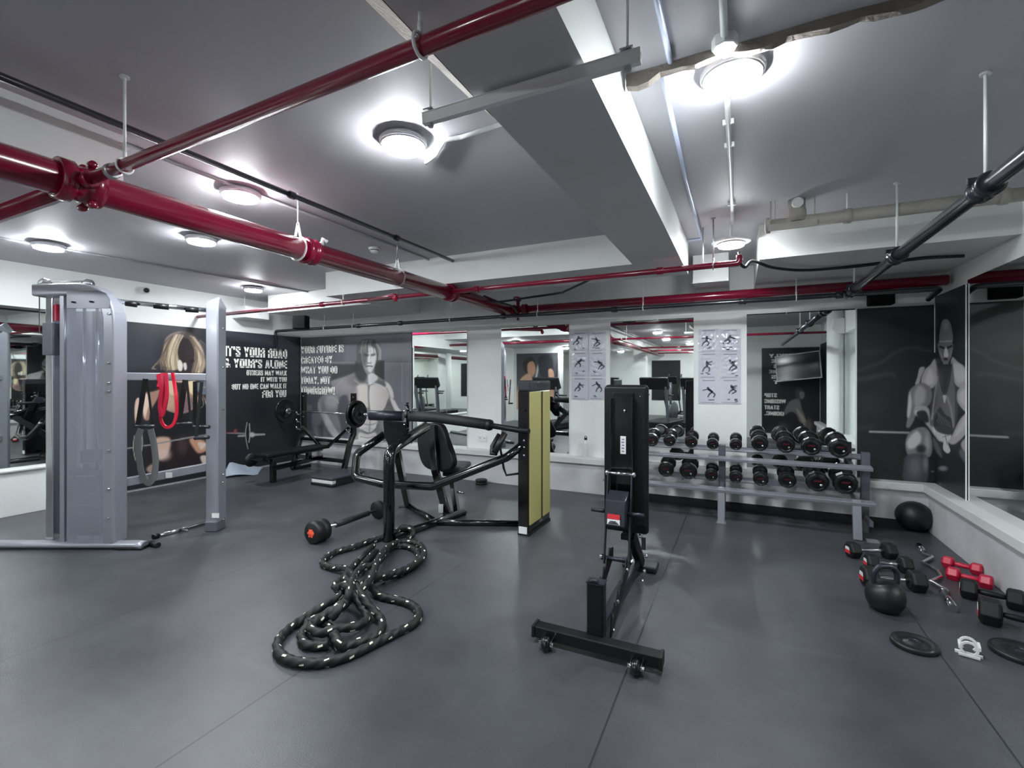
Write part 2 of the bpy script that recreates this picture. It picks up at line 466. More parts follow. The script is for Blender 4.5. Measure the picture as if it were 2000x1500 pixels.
# low plinth and sill round the walls
LED = 0.46
struct(MB().bb((XL + .12, YB - .1, 0), (XR, YB, LED - .07)).build('trim_1', 'concrete_paint', bevel=.004))
struct(MB().bb((XR - .09, RY, 0), (XR, YB - .1, LED - .07)).build('trim_2', 'concrete_paint', bevel=.004))
struct(MB().bb((XL, -0.6, 0), (XL + .1, 2.66, LED + .02)).build('trim_3', 'wall_paint', bevel=.004))
struct(MB().bb((XL + .12, YB - .15, LED - .075), (XR, YB, LED)).build('trim_4', 'ledge_paint', bevel=.006))
struct(MB().bb((XR - .14, RY, LED - .075), (XR, YB - .15, LED)).build('trim_5', 'ledge_paint', bevel=.006))
struct(MB().bb((XL, -0.6, LED + .02), (XL + .13, 2.68, LED + .04)).build('trim_6', 'ledge_paint', bevel=.004))
struct(MB().bb((-1.0, YB - .112, 0), (XR - .09, YB - .1, .085)).build('dark_strip_back', 'black_matt'))  # thin dark strip along the foot of the back plinth
# beams under the slab
HB = 2.49
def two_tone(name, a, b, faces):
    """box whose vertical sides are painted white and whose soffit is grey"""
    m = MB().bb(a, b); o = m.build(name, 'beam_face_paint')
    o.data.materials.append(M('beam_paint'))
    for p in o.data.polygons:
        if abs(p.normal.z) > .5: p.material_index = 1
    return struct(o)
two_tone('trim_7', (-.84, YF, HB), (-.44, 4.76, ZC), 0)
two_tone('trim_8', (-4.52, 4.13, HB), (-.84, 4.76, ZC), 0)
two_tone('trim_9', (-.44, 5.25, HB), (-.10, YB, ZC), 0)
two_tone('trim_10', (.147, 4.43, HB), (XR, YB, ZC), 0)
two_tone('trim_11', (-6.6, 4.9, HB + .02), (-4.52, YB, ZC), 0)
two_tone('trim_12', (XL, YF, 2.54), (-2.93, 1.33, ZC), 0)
# crumbling plaster haunch along the big beam's left side, and the broken lip across the slab
hb = MB(); n = 26
ya, yb = -.6, 1.56
L1 = []; L2 = []
for i in range(n + 1):
    t = i / n; y = ya + (yb - ya) * t
    wd = .29 * (1 - t) ** .55 + .006 * math.sin(i * 2.3) * (1 - t)
    L1.append(Vector((-.84 - max(wd, .002), y, HB + .75 * max(wd, .002) + .003 * math.sin(i * 1.7)))); L2.append(Vector((-.842, y, HB - .001)))
vs = L1 + L2 + [Vector((p.x, p.y, ZC)) for p in L1]
fs = [(i, i + 1, n + 2 + i, n + 1 + i) for i in range(n)] + [(i, i + 1, 2 * (n + 1) + i + 1, 2 * (n + 1) + i) for i in range(n)]
struct(hb.add(vs, fs).build('trim_13', 'plaster_rough'))
lp = MB(); pr = random.Random(3)
xs = [-.43 + i * .045 for i in range(46)]
top = []
vs = []; fs = []
for i, x in enumerate(xs):
    d = .035 + .006 * math.sin(i * 1.3) + pr.uniform(-.004, .004)
    if i < 3: d += .02
    y0 = 1.985 + .004 * math.sin(i * .7); y1 = y0 + .034 + pr.uniform(-.004, .004)
    k = len(vs)
    vs += [(x, y0, ZC), (x, y0, ZC - d), (x, y1, ZC - d + pr.uniform(-.003, .003)), (x, y1, ZC)]
    if i: fs += [(k - 4 + j, k + j, k + j + 1, k - 4 + j + 1) for j in range(3)]
struct(lp.add(vs, fs).build('trim_14', 'plaster_shaded'))
# columns and far windows seen only in the mirrors
struct(MB().bb((-1.35, -4.6, 0), (-.95, -4.2, ZC)).build('trim_15', 'wall_paint'))
struct(MB().bb((-3.3, -4.9, 0), (-2.9, -4.5, ZC)).build('trim_16', 'wall_paint'))
struct(MB().lathe([(.14, 0), (.14, ZC)], (1.62, 1.42, 0), seg=24).build('trim_17', 'wall_paint'))
mat('far_window', rgb(190, 205, 180), 0.3, emit=((0.75, 0.95, 0.7), 0.7))
for i, x in enumerate((-3.9, -1.5)):
    o = MB().bb((x, YF, 1.0), (x + .5, YF + .02, 2.1)).build('window_%d' % (i + 1), 'far_window'); struct(o)
    f = MB()
    for a in (0, .25, .5): f.bb((x + a - .02, YF + .02, 1.0), (x + a + .02, YF + .05, 2.1))
    for z in (1.0, 1.55, 2.1): f.bb((x, YF + .02, z - .02), (x + .5, YF + .05, z + .02))
    f.build('window_frame', 'white_plastic', o)

# ---------------------------------------------------------------- mirrors
def mirror(a, b, label, group=None):
    return tag(MB().bb(a, b).build('wall_mirror', 'mirror_glass'), label, 'mirror', group)
mirror((-4.66, 5.985, LED), (-3.653, 5.997, 2.21), 'frameless wall mirror just right of the grey mural with the shirtless man')
mirror((-3.077, 5.985, LED), (-2.057, 5.997, 2.22), 'frameless wall mirror behind the gold-sided machine tower')
mirror((-1.495, 5.985, LED), (-.493, 5.997, 2.22), 'frameless wall mirror between the two columns of exercise sheets')
mirror((.072, 5.985, LED), (1.101, 5.997, 2.225), 'wall mirror over the right half of the dumbbell rack, beside the black mural')
MB().bb((1.092, 5.978, LED), (1.104, 5.998, 2.225)).build('trim_18', 'white_steel')['kind'] = 'structure'
MB().bb((.062, 5.978, LED), (.074, 5.998, 2.225)).build('trim_19', 'white_steel')['kind'] = 'structure'
mirror((1.738, 3.86, LED), (1.749, 5.255, 2.33), 'frameless mirror on the right wall, next to the black corner mural')
mirror((1.738, 1.62, LED), (1.749, 3.85, 2.33), 'frameless mirror on the right wall, the second one from the corner')
mirror((-7.199, 1.25, LED + .04), (-7.188, 2.665, 2.29), 'frameless mirror on the left wall, seen past the cable machine beside the black mural')
mirror((-7.199, -.55, LED + .04), (-7.188, 1.24, 2.29), 'frameless mirror on the left wall, farther from the black mural')

# ---------------------------------------------------------------- printed murals
class Art:
    def __init__(s, x, y, base):
        s.x = x; s.y = y; s.c = np.zeros((len(x), 3)) + s.col(base)
    def col(s, c): return np.array(c if isinstance(c, (tuple, list)) else (c, c, c), float)
    def mix(s, m, a, c):
        a = np.clip(a, 0, 1)[:, None]
        s.c[m] += a * (s.col(c) - s.c[m])
    def _near(s, pts, pad):
        P = np.array(pts, float)
        return (s.x > P[:, 0].min() - pad) & (s.x < P[:, 0].max() + pad) & (s.y > P[:, 1].min() - pad) & (s.y < P[:, 1].max() + pad)
    def _smooth(s, pts, closed=True):
        return [(p.x, p.y) for p in spline([(a, b, 0) for a, b in pts], 5, closed)]
    def poly(s, pts, c, blur=2.0, alpha=1.0, smooth=True):
        if smooth: pts = s._smooth(pts)
        blur = blur * .62
        m = s._near(pts, blur * 2 + 1)
        x = s.x[m]; y = s.y[m]
        if not len(x): return s
        ins = np.zeros(len(x), bool); d = np.full(len(x), 1e9)
        for i in range(len(pts)):
            x0, y0 = pts[i]; x1, y1 = pts[(i + 1) % len(pts)]
            if abs(y1 - y0) > 1e-9:
                cr = ((y0 > y) != (y1 > y)) & (x < (x1 - x0) * (y - y0) / (y1 - y0) + x0); ins ^= cr
            L2 = (x1 - x0) ** 2 + (y1 - y0) ** 2 + 1e-12
            t = np.clip(((x - x0) * (x1 - x0) + (y - y0) * (y1 - y0)) / L2, 0, 1)
            d = np.minimum(d, np.hypot(x - x0 - t * (x1 - x0), y - y0 - t * (y1 - y0)))
        sd = np.where(ins, d, -d)
        a = np.clip(.5 + sd / (2 * blur), 0, 1); a = a * a * (3 - 2 * a)
        s.mix(m, a * alpha, c); return s
    def ell(s, cx, cy, rx, ry, c, soft=.5, alpha=1.0, rot=0):
        co, si = math.cos(math.radians(rot)), math.sin(math.radians(rot))
        dx = s.x - cx; dy = s.y - cy
        u = (dx * co + dy * si) / rx; v = (-dx * si + dy * co) / ry
        soft = soft * .8; r = np.hypot(u, v); m = r < 1 + soft
        a = np.clip((1 + soft - r[m]) / (2 * soft), 0, 1); a = a * a * (3 - 2 * a)
        s.mix(m, a * alpha, c); return s
    def line(s, pts, w, c, blur=1.0, alpha=1.0, smooth=True):
        if smooth and len(pts) > 2: pts = s._smooth(pts, False)
        m = s._near(pts, w + blur * 2)
        x = s.x[m]; y = s.y[m]
        if not len(x): return s
        d = np.full(len(x), 1e9)
        for i in range(len(pts) - 1):
            x0, y0 = pts[i]; x1, y1 = pts[i + 1]
            L2 = (x1 - x0) ** 2 + (y1 - y0) ** 2 + 1e-12
            t = np.clip(((x - x0) * (x1 - x0) + (y - y0) * (y1 - y0)) / L2, 0, 1)
            d = np.minimum(d, np.hypot(x - x0 - t * (x1 - x0), y - y0 - t * (y1 - y0)))
        a = np.clip((w / 2 + blur / 2 - d) / blur, 0, 1)
        s.mix(m, a * alpha, c); return s
    def noise(s, amt, sc, seed=0):
        r = np.random.RandomState(seed); f = np.zeros(len(s.x))
        for k in range(8):
            a, b, p = r.uniform(-1, 1, 3); a /= sc; b /= sc
            f += np.sin(s.x * a * 6.28 + s.y * b * 6.28 + p * 6.28)
        s.c += (f / 8 * amt)[:, None]; return s

def print_mesh(p0, xv, yv, nu, nv, painter, coords, parent, gain=1.0, name='print'):
    """fine grid carrying the printed picture as vertex colours; coords: 'px' photo frame or 'uv' 0..100"""
    p0 = Vector(p0); xv = Vector(xv); yv = Vector(yv)
    U, V = np.meshgrid(np.linspace(0, 1, nu + 1), np.linspace(0, 1, nv + 1))
    U = U.ravel(); V = V.ravel()
    P = np.array(p0)[None] + U[:, None] * np.array(xv)[None] + V[:, None] * np.array(yv)[None]
    if coords == 'px':
        d = -SN * P[:, 0] + CS * P[:, 1]
        x = 1000 + 915 * (CS * P[:, 0] + SN * P[:, 1]) / d; y = 738 - 915 * (P[:, 2] - EYE) / d
    else: x = U * coords[0]; y = (1 - V) * coords[1]
    art = painter(x, y)
    c = np.clip(art.c, 0, 255) / 255
    c = np.where(c <= .04045, c / 12.92, ((c + .055) / 1.055) ** 2.4) * gain
    off = np.array(parent.location)
    me = bpy.data.meshes.new(name)
    idx = np.arange((nu + 1) * (nv + 1)).reshape(nv + 1, nu + 1)
    F = np.stack([idx[:-1, :-1], idx[:-1, 1:], idx[1:, 1:], idx[1:, :-1]], -1).reshape(-1, 4)
    me.from_pydata((P - off).tolist(), [], F.tolist())
    at = me.attributes.new('print', 'FLOAT_COLOR', 'POINT')
    at.data.foreach_set('color', np.hstack([c, np.ones((len(c), 1))]).astype(np.float32).ravel())
    me.materials.append(M('printed_vinyl')); me.update()
    o = bpy.data.objects.new(name, me); COL.objects.link(o); o.parent = parent
    return o

PG = 1.0
# --- left wall: woman lifting a barbell
def paint_woman(x, y):
    A = Art(x, y, (38, 40, 45))
    z = lambda L: [(230 + a / 4.286, 610 + b / 4.286) for a, b in L]
    A.poly(z([(-500, 0), (330, 60), (330, 480), (-500, 520)]), (66, 70, 82), 30, .55, False)
    A.ell(570, 700, 40, 50, (54, 58, 68), .7, .6)
    A.poly(z([(900, 60), (1480, 200), (1480, 330), (900, 200)]), (66, 70, 80), 14, .8, False)
    skin = (206, 168, 140); lite = (236, 214, 190); dk = (60, 42, 40)
    # arms and shoulders
    A.poly(z([(205, 690), (290, 665), (360, 645), (440, 660), (420, 850), (300, 830), (262, 900), (215, 880)]), (176, 136, 118), 3)
    A.poly(z([(215, 695), (250, 688), (262, 760), (240, 850), (228, 890), (212, 820)]), lite, 2.5)
    A.poly(z([(150, 740), (175, 715), (180, 780), (168, 880), (180, 960), (150, 930), (140, 830)]), (226, 198, 176), 2)
    A.poly(z([(690, 690), (740, 730), (775, 800), (790, 900), (740, 900), (700, 800), (640, 760)]), (150, 116, 104), 3)
    A.poly(z([(735, 745), (765, 800), (785, 880), (760, 870), (730, 800)]), lite, 2)
    # neck, chest
    A.poly(z([(395, 560), (480, 545), (600, 545), (650, 560), (665, 690), (680, 800), (560, 850), (460, 840), (400, 800), (385, 690)]), (176, 140, 124), 3)
    A.poly(z([(410, 590), (455, 560), (485, 620), (480, 690), (430, 680)]), (232, 206, 172), 3)
    A.poly(z([(585, 560), (640, 565), (655, 640), (640, 690), (600, 665)]), (236, 214, 176), 2.5)
    A.poly(z([(490, 570), (570, 570), (560, 700), (530, 830), (500, 820), (505, 690)]), (34, 30, 32), 4, .95)
    A.poly(z([(540, 700), (650, 740), (600, 820), (530, 830)]), (120, 100, 108), 6, .8)
    A.ell(*z([(430, 745)])[0], 12, 16, (214, 176, 150), .8, .8)
    # sports top
    A.poly(z([(355, 660), (385, 690), (395, 800), (470, 845), (580, 840), (660, 780), (690, 690), (730, 750), (760, 850), (750, 960), (660, 990), (560, 1010), (300, 1050), (270, 960), (270, 840), (330, 730)]), (30, 31, 36), 3)
    # forearms inside, torso & thighs
    A.poly(z([(300, 1050), (470, 1035), (640, 1050), (750, 1040), (760, 1230), (700, 1250), (460, 1290), (250, 1330), (250, 1200)]), (44, 34, 36), 6)
    A.poly(z([(310, 1060), (430, 1050), (440, 1130), (400, 1200), (360, 1235), (320, 1200)]), (216, 180, 160), 6)
    A.ell(*z([(380, 1190)])[0], 14, 11, (228, 200, 186), .8, .9)
    A.poly(z([(600, 1070), (650, 1050), (730, 1080), (750, 1150), (690, 1180), (650, 1160)]), (206, 156, 128), 5)
    A.poly(z([(670, 1090), (740, 1100), (700, 1150)]), (232, 210, 196), 4)
    A.poly(z([(690, 1210), (740, 1200), (765, 1260), (720, 1280)]), (222, 206, 196), 4)
    A.poly(z([(240, 1310), (290, 1270), (330, 1330), (270, 1345)]), (206, 176, 160), 5, .8)
    A.ell(*z([(540, 1120)])[0], 10, 16, (78, 62, 64), .9, .8)
    # head: dark face, blonde hair falling on both sides
    A.poly(z([(400, 220), (480, 165), (580, 160), (660, 215), (720, 320), (745, 420), (720, 500), (640, 560), (560, 580), (480, 570), (400, 500), (360, 440), (375, 330)]), (96, 84, 80), 4)
    A.poly(z([(485, 260), (560, 215), (640, 270), (650, 400), (620, 500), (560, 570), (500, 540), (470, 420)]), (52, 44, 46), 5)
    A.poly(z([(400, 270), (470, 210), (510, 250), (500, 340), (520, 440), (490, 480), (420, 470), (370, 430), (380, 340)]), (196, 178, 140), 4)
    A.poly(z([(405, 300), (450, 290), (470, 400), (440, 455), (395, 430)]), (236, 220, 176), 4)
    A.poly(z([(640, 250), (690, 330), (735, 420), (710, 490), (670, 500), (640, 480), (665, 400), (655, 330)]), (206, 190, 150), 4)
    A.poly(z([(660, 400), (700, 410), (690, 480), (650, 490)]), (240, 226, 190), 4)
    pr = random.Random(11)
    for k in range(46):
        u = pr.random(); dk_ = pr.random() < .45
        cl = (84 + 30 * u, 70 + 26 * u, 62 + 22 * u) if dk_ else (214 + 34 * u, 196 + 36 * u, 160 + 46 * u)
        x0 = 400 + 110 * u; sw = pr.uniform(-30, 30)
        A.line(z([(x0 + 40, 185 + 30 * abs(.6 - u)), (x0 - 5 + sw * .3, 290), (x0 - 30 + sw, 400), (x0 - 20 + sw * 1.2, 480)]), pr.uniform(.8, 2.2), cl, 1.8, .5)
        x0 = 600 + 60 * u
        A.line(z([(x0 - 20, 190 + 20 * u), (x0 + 40 + sw * .2, 300), (x0 + 50 + sw * .6, 400), (x0 + 30 + sw * .8, 500)]), pr.uniform(.8, 2.2), cl, 1.8, .5)
    for k in range(9):
        A.line(z([(690 - 6 * k, 230 + 8 * k), (740 - 4 * k, 280 + 20 * k)]), .7, (190, 176, 160), .8, .6)
        A.line(z([(400 - 3 * k, 330 + 10 * k), (330 - 6 * k, 420 + 6 * k), (285 + 6 * k, 478)]), .7, (180, 160, 130), .8, .6)
    for k in range(0, 16, 2):
        t = k / 15
        A.line(z([(470 - 40 * t, 190 + 30 * t), (400 - 20 * t, 330), (380 - 90 * t, 430 + 30 * t), (330 - 50 * t + 90 * (1 - t), 470)]), 1.0, (214, 196, 160) if k % 2 else (90, 76, 66), 1.2, .55)
        A.line(z([(590 + 30 * t, 190 + 20 * t), (670 + 20 * t, 310), (700 + 40 * t, 420), (660 + 60 * t, 490)]), 1.0, (224, 206, 176) if k % 2 else (96, 80, 72), 1.2, .5)
    A.line(z([(400, 230), (440, 190), (520, 165)]), 2, (150, 128, 124), 2, .7)
    A.poly(z([(505, 410), (525, 400), (545, 440), (535, 490), (505, 480)]), (238, 226, 218), 2.2)
    A.poly(z([(548, 430), (572, 425), (578, 470), (560, 485)]), (226, 210, 204), 2)
    A.ell(*z([(625, 405)])[0], 4, 2, (22, 18, 20), .7, .9)
    A.poly(z([(480, 555), (550, 562), (545, 585), (495, 585)]), (224, 196, 180), 2, .9)
    # barbell with plates, held across
    A.line(z([(80, 1140), (300, 1105), (640, 1040), (900, 1008), (1225, 1022)]), 3.0, (150, 152, 150), 1, .9, False)
    A.line(z([(890, 1008), (1010, 1000)]), 2.2, (110, 36, 48), 1)
    A.line(z([(1010, 1036), (1228, 1022)]), 3.4, (170, 172, 172), 1)
    for cx, cy, s_ in ((150, 1130, 1), (190, 1105, 1.1), (1090, 1028, 1.05)):
        A.ell(*z([(cx, cy)])[0], 5.5 * s_, 26 * s_, (20, 22, 24), .25, .9)
        A.line(z([(cx - 8, cy - 100 * s_), (cx - 20, cy - 20), (cx - 12, cy + 60), (cx, cy + 110 * s_)]), 1.8, (190, 192, 184), 1.2, .9)
        A.line(z([(cx + 12, cy - 90 * s_), (cx + 16, cy), (cx + 8, cy + 60)]), 2.4, (206, 208, 204), 1.4, .8)
    A.ell(*z([(1125, 1025)])[0], 5, 5, (200, 200, 196), .5)
    A.ell(*z([(985, 992)])[0], 3.2, 3.6, (140, 70, 74), .6)
    # wrist phone pocket
    A.poly(z([(655, 590), (760, 570), (765, 690), (700, 690), (660, 650)]), (112, 122, 134), 1.5, .9, False)
    A.line(z([(700, 630), (745, 625)]), 2, (160, 186, 140), 1.5, .7)
    A.noise(1.5, 30, 2)
    return A
t = thing('wall_mural', "black mural of a blonde woman gripping a barbell, lettered IT'S YOUR ROAD", 'poster', (-7.19, 4.4, .02))
MB().bb((-7.199, 2.72, .03), (-7.184, 5.985, 2.235)).build('backing_panel', 'black_matt', t)
print_mesh((-7.182, 2.72, .03), (0, 3.265, 0), (0, 0, 2.205), 330, 230, paint_woman, 'px', t, .95)
tx = MB()
def ltext(s, x0, x1, yt, yb, X=-7.178):
    """a line on the left wall: right edge height read at x1"""
    a = onX(x0, 700, X); b = onX(x1, yb, X); c = onX(x1, yt, X)
    tx.text(s, (X, a.y, b.z), (0, b.y - a.y, 0), (0, 0, c.z - b.z))
ltext("IT'S YOUR ROAD", 439, 561, 683, 700.5)
ltext("& YOUR'S ALONE", 439, 561, 704.5, 720)
ltext("OTHERS MAY WALK", 481.6, 560.3, 724, 733.5)
ltext("IT WITH YOU", 509.5, 560.3, 736.5, 745.5)
ltext("BUT NO ONE CAN WALK IT", 452.5, 560, 748.7, 758.7)
ltext("FOR YOU", 512, 559.3, 761.5, 775)
tx.build('lettering', 'letter_white', t)

# --- back wall: grey mural of a shirtless man
def paint_man(x, y):
    A = Art(x, y, (92, 94, 101))
    z = lambda L: [(570 + a / 6.248, 640 + b / 6.248) for a, b in L]
    A.poly(z([(0, 0), (800, 0), (800, 120), (0, 300)]), 84, 12, .6, False)
    A.poly(z([(640, 60), (1500, 40), (1500, 430), (640, 430)]), (112, 114, 122), 12, .8, False)
    A.poly(z([(1100, 440), (1500, 440), (1500, 1350), (1100, 1350)]), (128, 130, 138), 3, .9, False)
    A.line(z([(1110, 432), (1480, 436)]), 2, 148, 2, .8); A.line(z([(1345, 450), (1345, 900)]), 2, 158, 2, .8)
    A.line(z([(1440, 450), (1440, 900)]), 2, 108, 2, .8)
    A.line(z([(470, 428), (790, 425)]), 2.4, 128, 2, .8)
    A.poly(z([(480, 450), (800, 450), (800, 540), (640, 600), (480, 640)]), 62, 4, .9, False)
    A.poly(z([(1010, 400), (1130, 400), (1130, 640), (1010, 600)]), 58, 3, .9, False)
    A.poly(z([(130, 800), (500, 800), (500, 1340), (130, 1340)]), (64, 66, 72), 5, .9, False)
    A.poly(z([(170, 940), (250, 940), (250, 1010), (170, 1010)]), 96, 3, .8, False)
    # body
    A.poly(z([(480, 660), (620, 610), (740, 560), (830, 530), (1010, 570), (1120, 640), (1190, 680), (1230, 780), (1245, 880), (1300, 980), (1380, 1080), (1200, 1090), (1160, 980), (1120, 1130), (1080, 1260), (1040, 1350), (800, 1380), (740, 1230), (660, 1090), (590, 960), (560, 850), (520, 760)]), (128, 126, 128), 3)
    A.poly(z([(340, 860), (420, 810), (530, 800), (600, 850), (590, 960), (540, 1030), (600, 1200), (610, 1330), (540, 1345), (470, 1300), (390, 1180), (330, 1040), (310, 960)]), (112, 112, 116), 3)
    A.poly(z([(250, 1040), (330, 1060), (400, 1200), (430, 1340), (300, 1320), (250, 1200)]), (88, 90, 96), 4)
    A.ell(*z([(490, 900)])[0], 13, 14, (142, 140, 142), .7, .9)
    A.poly(z([(360, 1040), (420, 1050), (500, 1180), (590, 1330), (520, 1340), (420, 1200)]), (158, 156, 158), 4, .9)
    A.line(z([(330, 920), (350, 1020), (300, 1040)]), 2, 150, 3, .6)
    A.poly(z([(590, 850), (680, 830), (700, 1000), (690, 1300), (620, 1330), (590, 1150), (560, 1000)]), (72, 72, 78), 5, .9)
    A.ell(*z([(660, 700)])[0], 16, 14, (146, 142, 146), .8, .8)
    A.ell(*z([(800, 640)])[0], 20, 12, (112, 110, 112), .8, .7)
    A.poly(z([(840, 690), (920, 700), (935, 820), (935, 980), (870, 960), (800, 880), (760, 800), (790, 720)]), (196, 190, 184), 5)
    A.poly(z([(700, 760), (790, 730), (800, 860), (760, 950), (700, 900)]), (136, 132, 134), 6, .8)
    A.poly(z([(950, 720), (1040, 690), (1160, 720), (1195, 800), (1170, 900), (1120, 1000), (1040, 1035), (960, 1020), (935, 900)]), (204, 198, 194), 4)
    A.line(z([(940, 700), (936, 860), (950, 1020)]), 2.2, 96, 3, .8)
    A.line(z([(960, 1030), (1060, 1050), (1140, 990), (1180, 880)]), 2.4, 86, 3, .85)
    A.poly(z([(1130, 660), (1190, 690), (1235, 780), (1240, 860), (1195, 840), (1160, 760)]), (222, 218, 214), 3)
    A.poly(z([(1200, 860), (1245, 880), (1300, 980), (1375, 1060), (1330, 1080), (1240, 1000)]), (226, 222, 218), 3)
    A.poly(z([(1190, 880), (1250, 1000), (1330, 1085), (1130, 1080), (1150, 980)]), (112, 110, 112), 4)
    A.poly(z([(1040, 650), (1130, 660), (1140, 720), (1060, 690)]), 96, 4, .8)
    A.poly(z([(830, 1050), (960, 1060), (1040, 1130), (1040, 1210), (980, 1280), (860, 1260), (800, 1180)]), (206, 202, 200), 4)
    A.line(z([(850, 1250), (940, 1290), (1020, 1240), (1045, 1180)]), 2, 86, 2.4, .9)
    A.poly(z([(820, 1280), (920, 1300), (1020, 1280), (1020, 1370), (830, 1385)]), (192, 188, 186), 3)
    A.line(z([(840, 1330), (930, 1345), (1010, 1325)]), 1.6, 120, 2, .8)
    # neck and head
    P = lambda L, c, b=3, al=1.0: A.poly(z(L), c, b, al)
    P([(870, 500), (990, 480), (1005, 570), (1060, 620), (960, 700), (890, 640), (850, 590)], 128)
    P([(935, 560), (1000, 560), (1050, 620), (950, 700), (930, 640)], 200)
    P([(780, 420), (880, 400), (920, 520), (900, 640), (830, 650), (770, 560)], 60, 6, .9)
    # hair mass
    P([(790, 330), (800, 220), (850, 160), (930, 135), (1020, 150), (1075, 220), (1100, 330), (1085, 405), (1035, 410), (1015, 300), (930, 240), (860, 290), (850, 420), (800, 430)], 82, 3)
    # face
    P([(850, 260), (920, 215), (1000, 240), (1030, 310), (1028, 400), (1008, 480), (965, 555), (915, 560), (880, 500), (855, 400)], 150, 3)
    P([(935, 250), (1010, 260), (1028, 320), (1026, 400), (1005, 470), (960, 545), (925, 500), (930, 400)], 206, 4)
    P([(850, 280), (905, 270), (915, 380), (895, 470), (860, 420)], 96, 5, .9)
    # brow, eyes, nose, mouth
    P([(885, 318), (935, 325), (935, 350), (890, 345)], 66, 3, .9); P([(965, 325), (1018, 312), (1016, 338), (970, 348)], 84, 3, .85)
    A.line(z([(960, 345), (955, 400), (968, 425)]), 1.4, 140, 1.6, .8); P([(935, 345), (955, 345), (960, 410), (940, 425), (928, 410)], 222, 3, .8)
    A.line(z([(925, 430), (965, 434)]), 1.6, 90, 1.4, .9)
    A.line(z([(908, 474), (940, 468), (985, 472)]), 1.8, 58, 1.2, .95); A.line(z([(918, 492), (950, 496), (976, 488)]), 1.4, 176, 1.4, .7)
    A.line(z([(880, 440), (900, 520), (940, 560)]), 2, 110, 2.4, .7)
    # fringe and locks
    pr = random.Random(5)
    for k in range(34):
        u = pr.random(); x0 = 840 + 190 * u
        A.line(z([(x0 + 10, 150 + 30 * abs(u - .5)), (x0 - 6 + 30 * (u - .5), 220), (x0 + 60 * (u - .5) - 4, 300 + 12 * pr.random())]), pr.uniform(.7, 1.5), pr.choice((58, 70, 120, 150, 168)), .9, .7)
    for k in range(16):
        u = pr.random()
        A.line(z([(1030 + 20 * u, 200), (1060 + 30 * u, 280), (1050 + 40 * u, 390)]), pr.uniform(.8, 1.5), pr.choice((76, 130, 168, 182)), .9, .7)
        A.line(z([(850 - 20 * u, 210), (815 - 20 * u, 290), (805 + 20 * u, 410)]), pr.uniform(.8, 1.4), pr.choice((60, 88, 122)), .9, .6)
    # muscle definition
    for L, c_ in (([(960, 1050), (955, 1150), (945, 1280)], 120), ([(870, 1100), (950, 1115), (1030, 1100)], 128), ([(860, 1170), (945, 1185), (1035, 1165)], 128),
                  ([(1160, 740), (1190, 820), (1180, 900)], 150), ([(760, 640), (840, 690), (930, 700)], 170), ([(700, 900), (760, 960), (860, 980), (930, 985)], 84),
                  ([(430, 850), (520, 860), (570, 920)], 160), ([(620, 640), (560, 700), (545, 800)], 150), ([(1000, 680), (1080, 700), (1150, 760)], 226), ([(1250, 900), (1310, 1010)], 238)):
        A.line(z(L), 2.0, c_, 2.2, .7)
    A.noise(2, 26, 5)
    return A
t = thing('wall_mural', 'grey mural of a shirtless man, lettered YOUR FUTURE IS CREATED BY WHAT YOU DO', 'poster', (-5.9, 5.99, LED))
MB().bb((-7.16, 5.984, LED), (-4.67, 5.998, 2.222)).build('backing_panel', 'black_matt', t)
print_mesh((-7.16, 5.982, LED), (2.49, 0, 0), (0, 0, 1.762), 280, 220, paint_man, 'px', t, 1.25)
tx = MB()
def btext(s, x0, x1, yt, yb, Y=5.979):
    """a line on the back wall: left edge height read at x0"""
    a = onY(x0, yb, Y); b = onY(x1, 700, Y); c = onY(x0, yt, Y)
    tx.text(s, (a.x, Y, a.z), (b.x - a.x, 0, 0), (0, 0, c.z - a.z))
btext("YOUR FUTURE IS", 588, 671.6, 676.6, 690.4)
btext("CREATED BY", 588, 649, 696.6, 710.2)
btext("WHAT YOU DO", 587.6, 659, 716, 729.6)
btext("TODAY, NOT", 587.6, 645, 735.6, 749.4)
btext("TOMORROW!", 587.2, 654, 755, 769.4)
tx.build('lettering', 'letter_white', t)

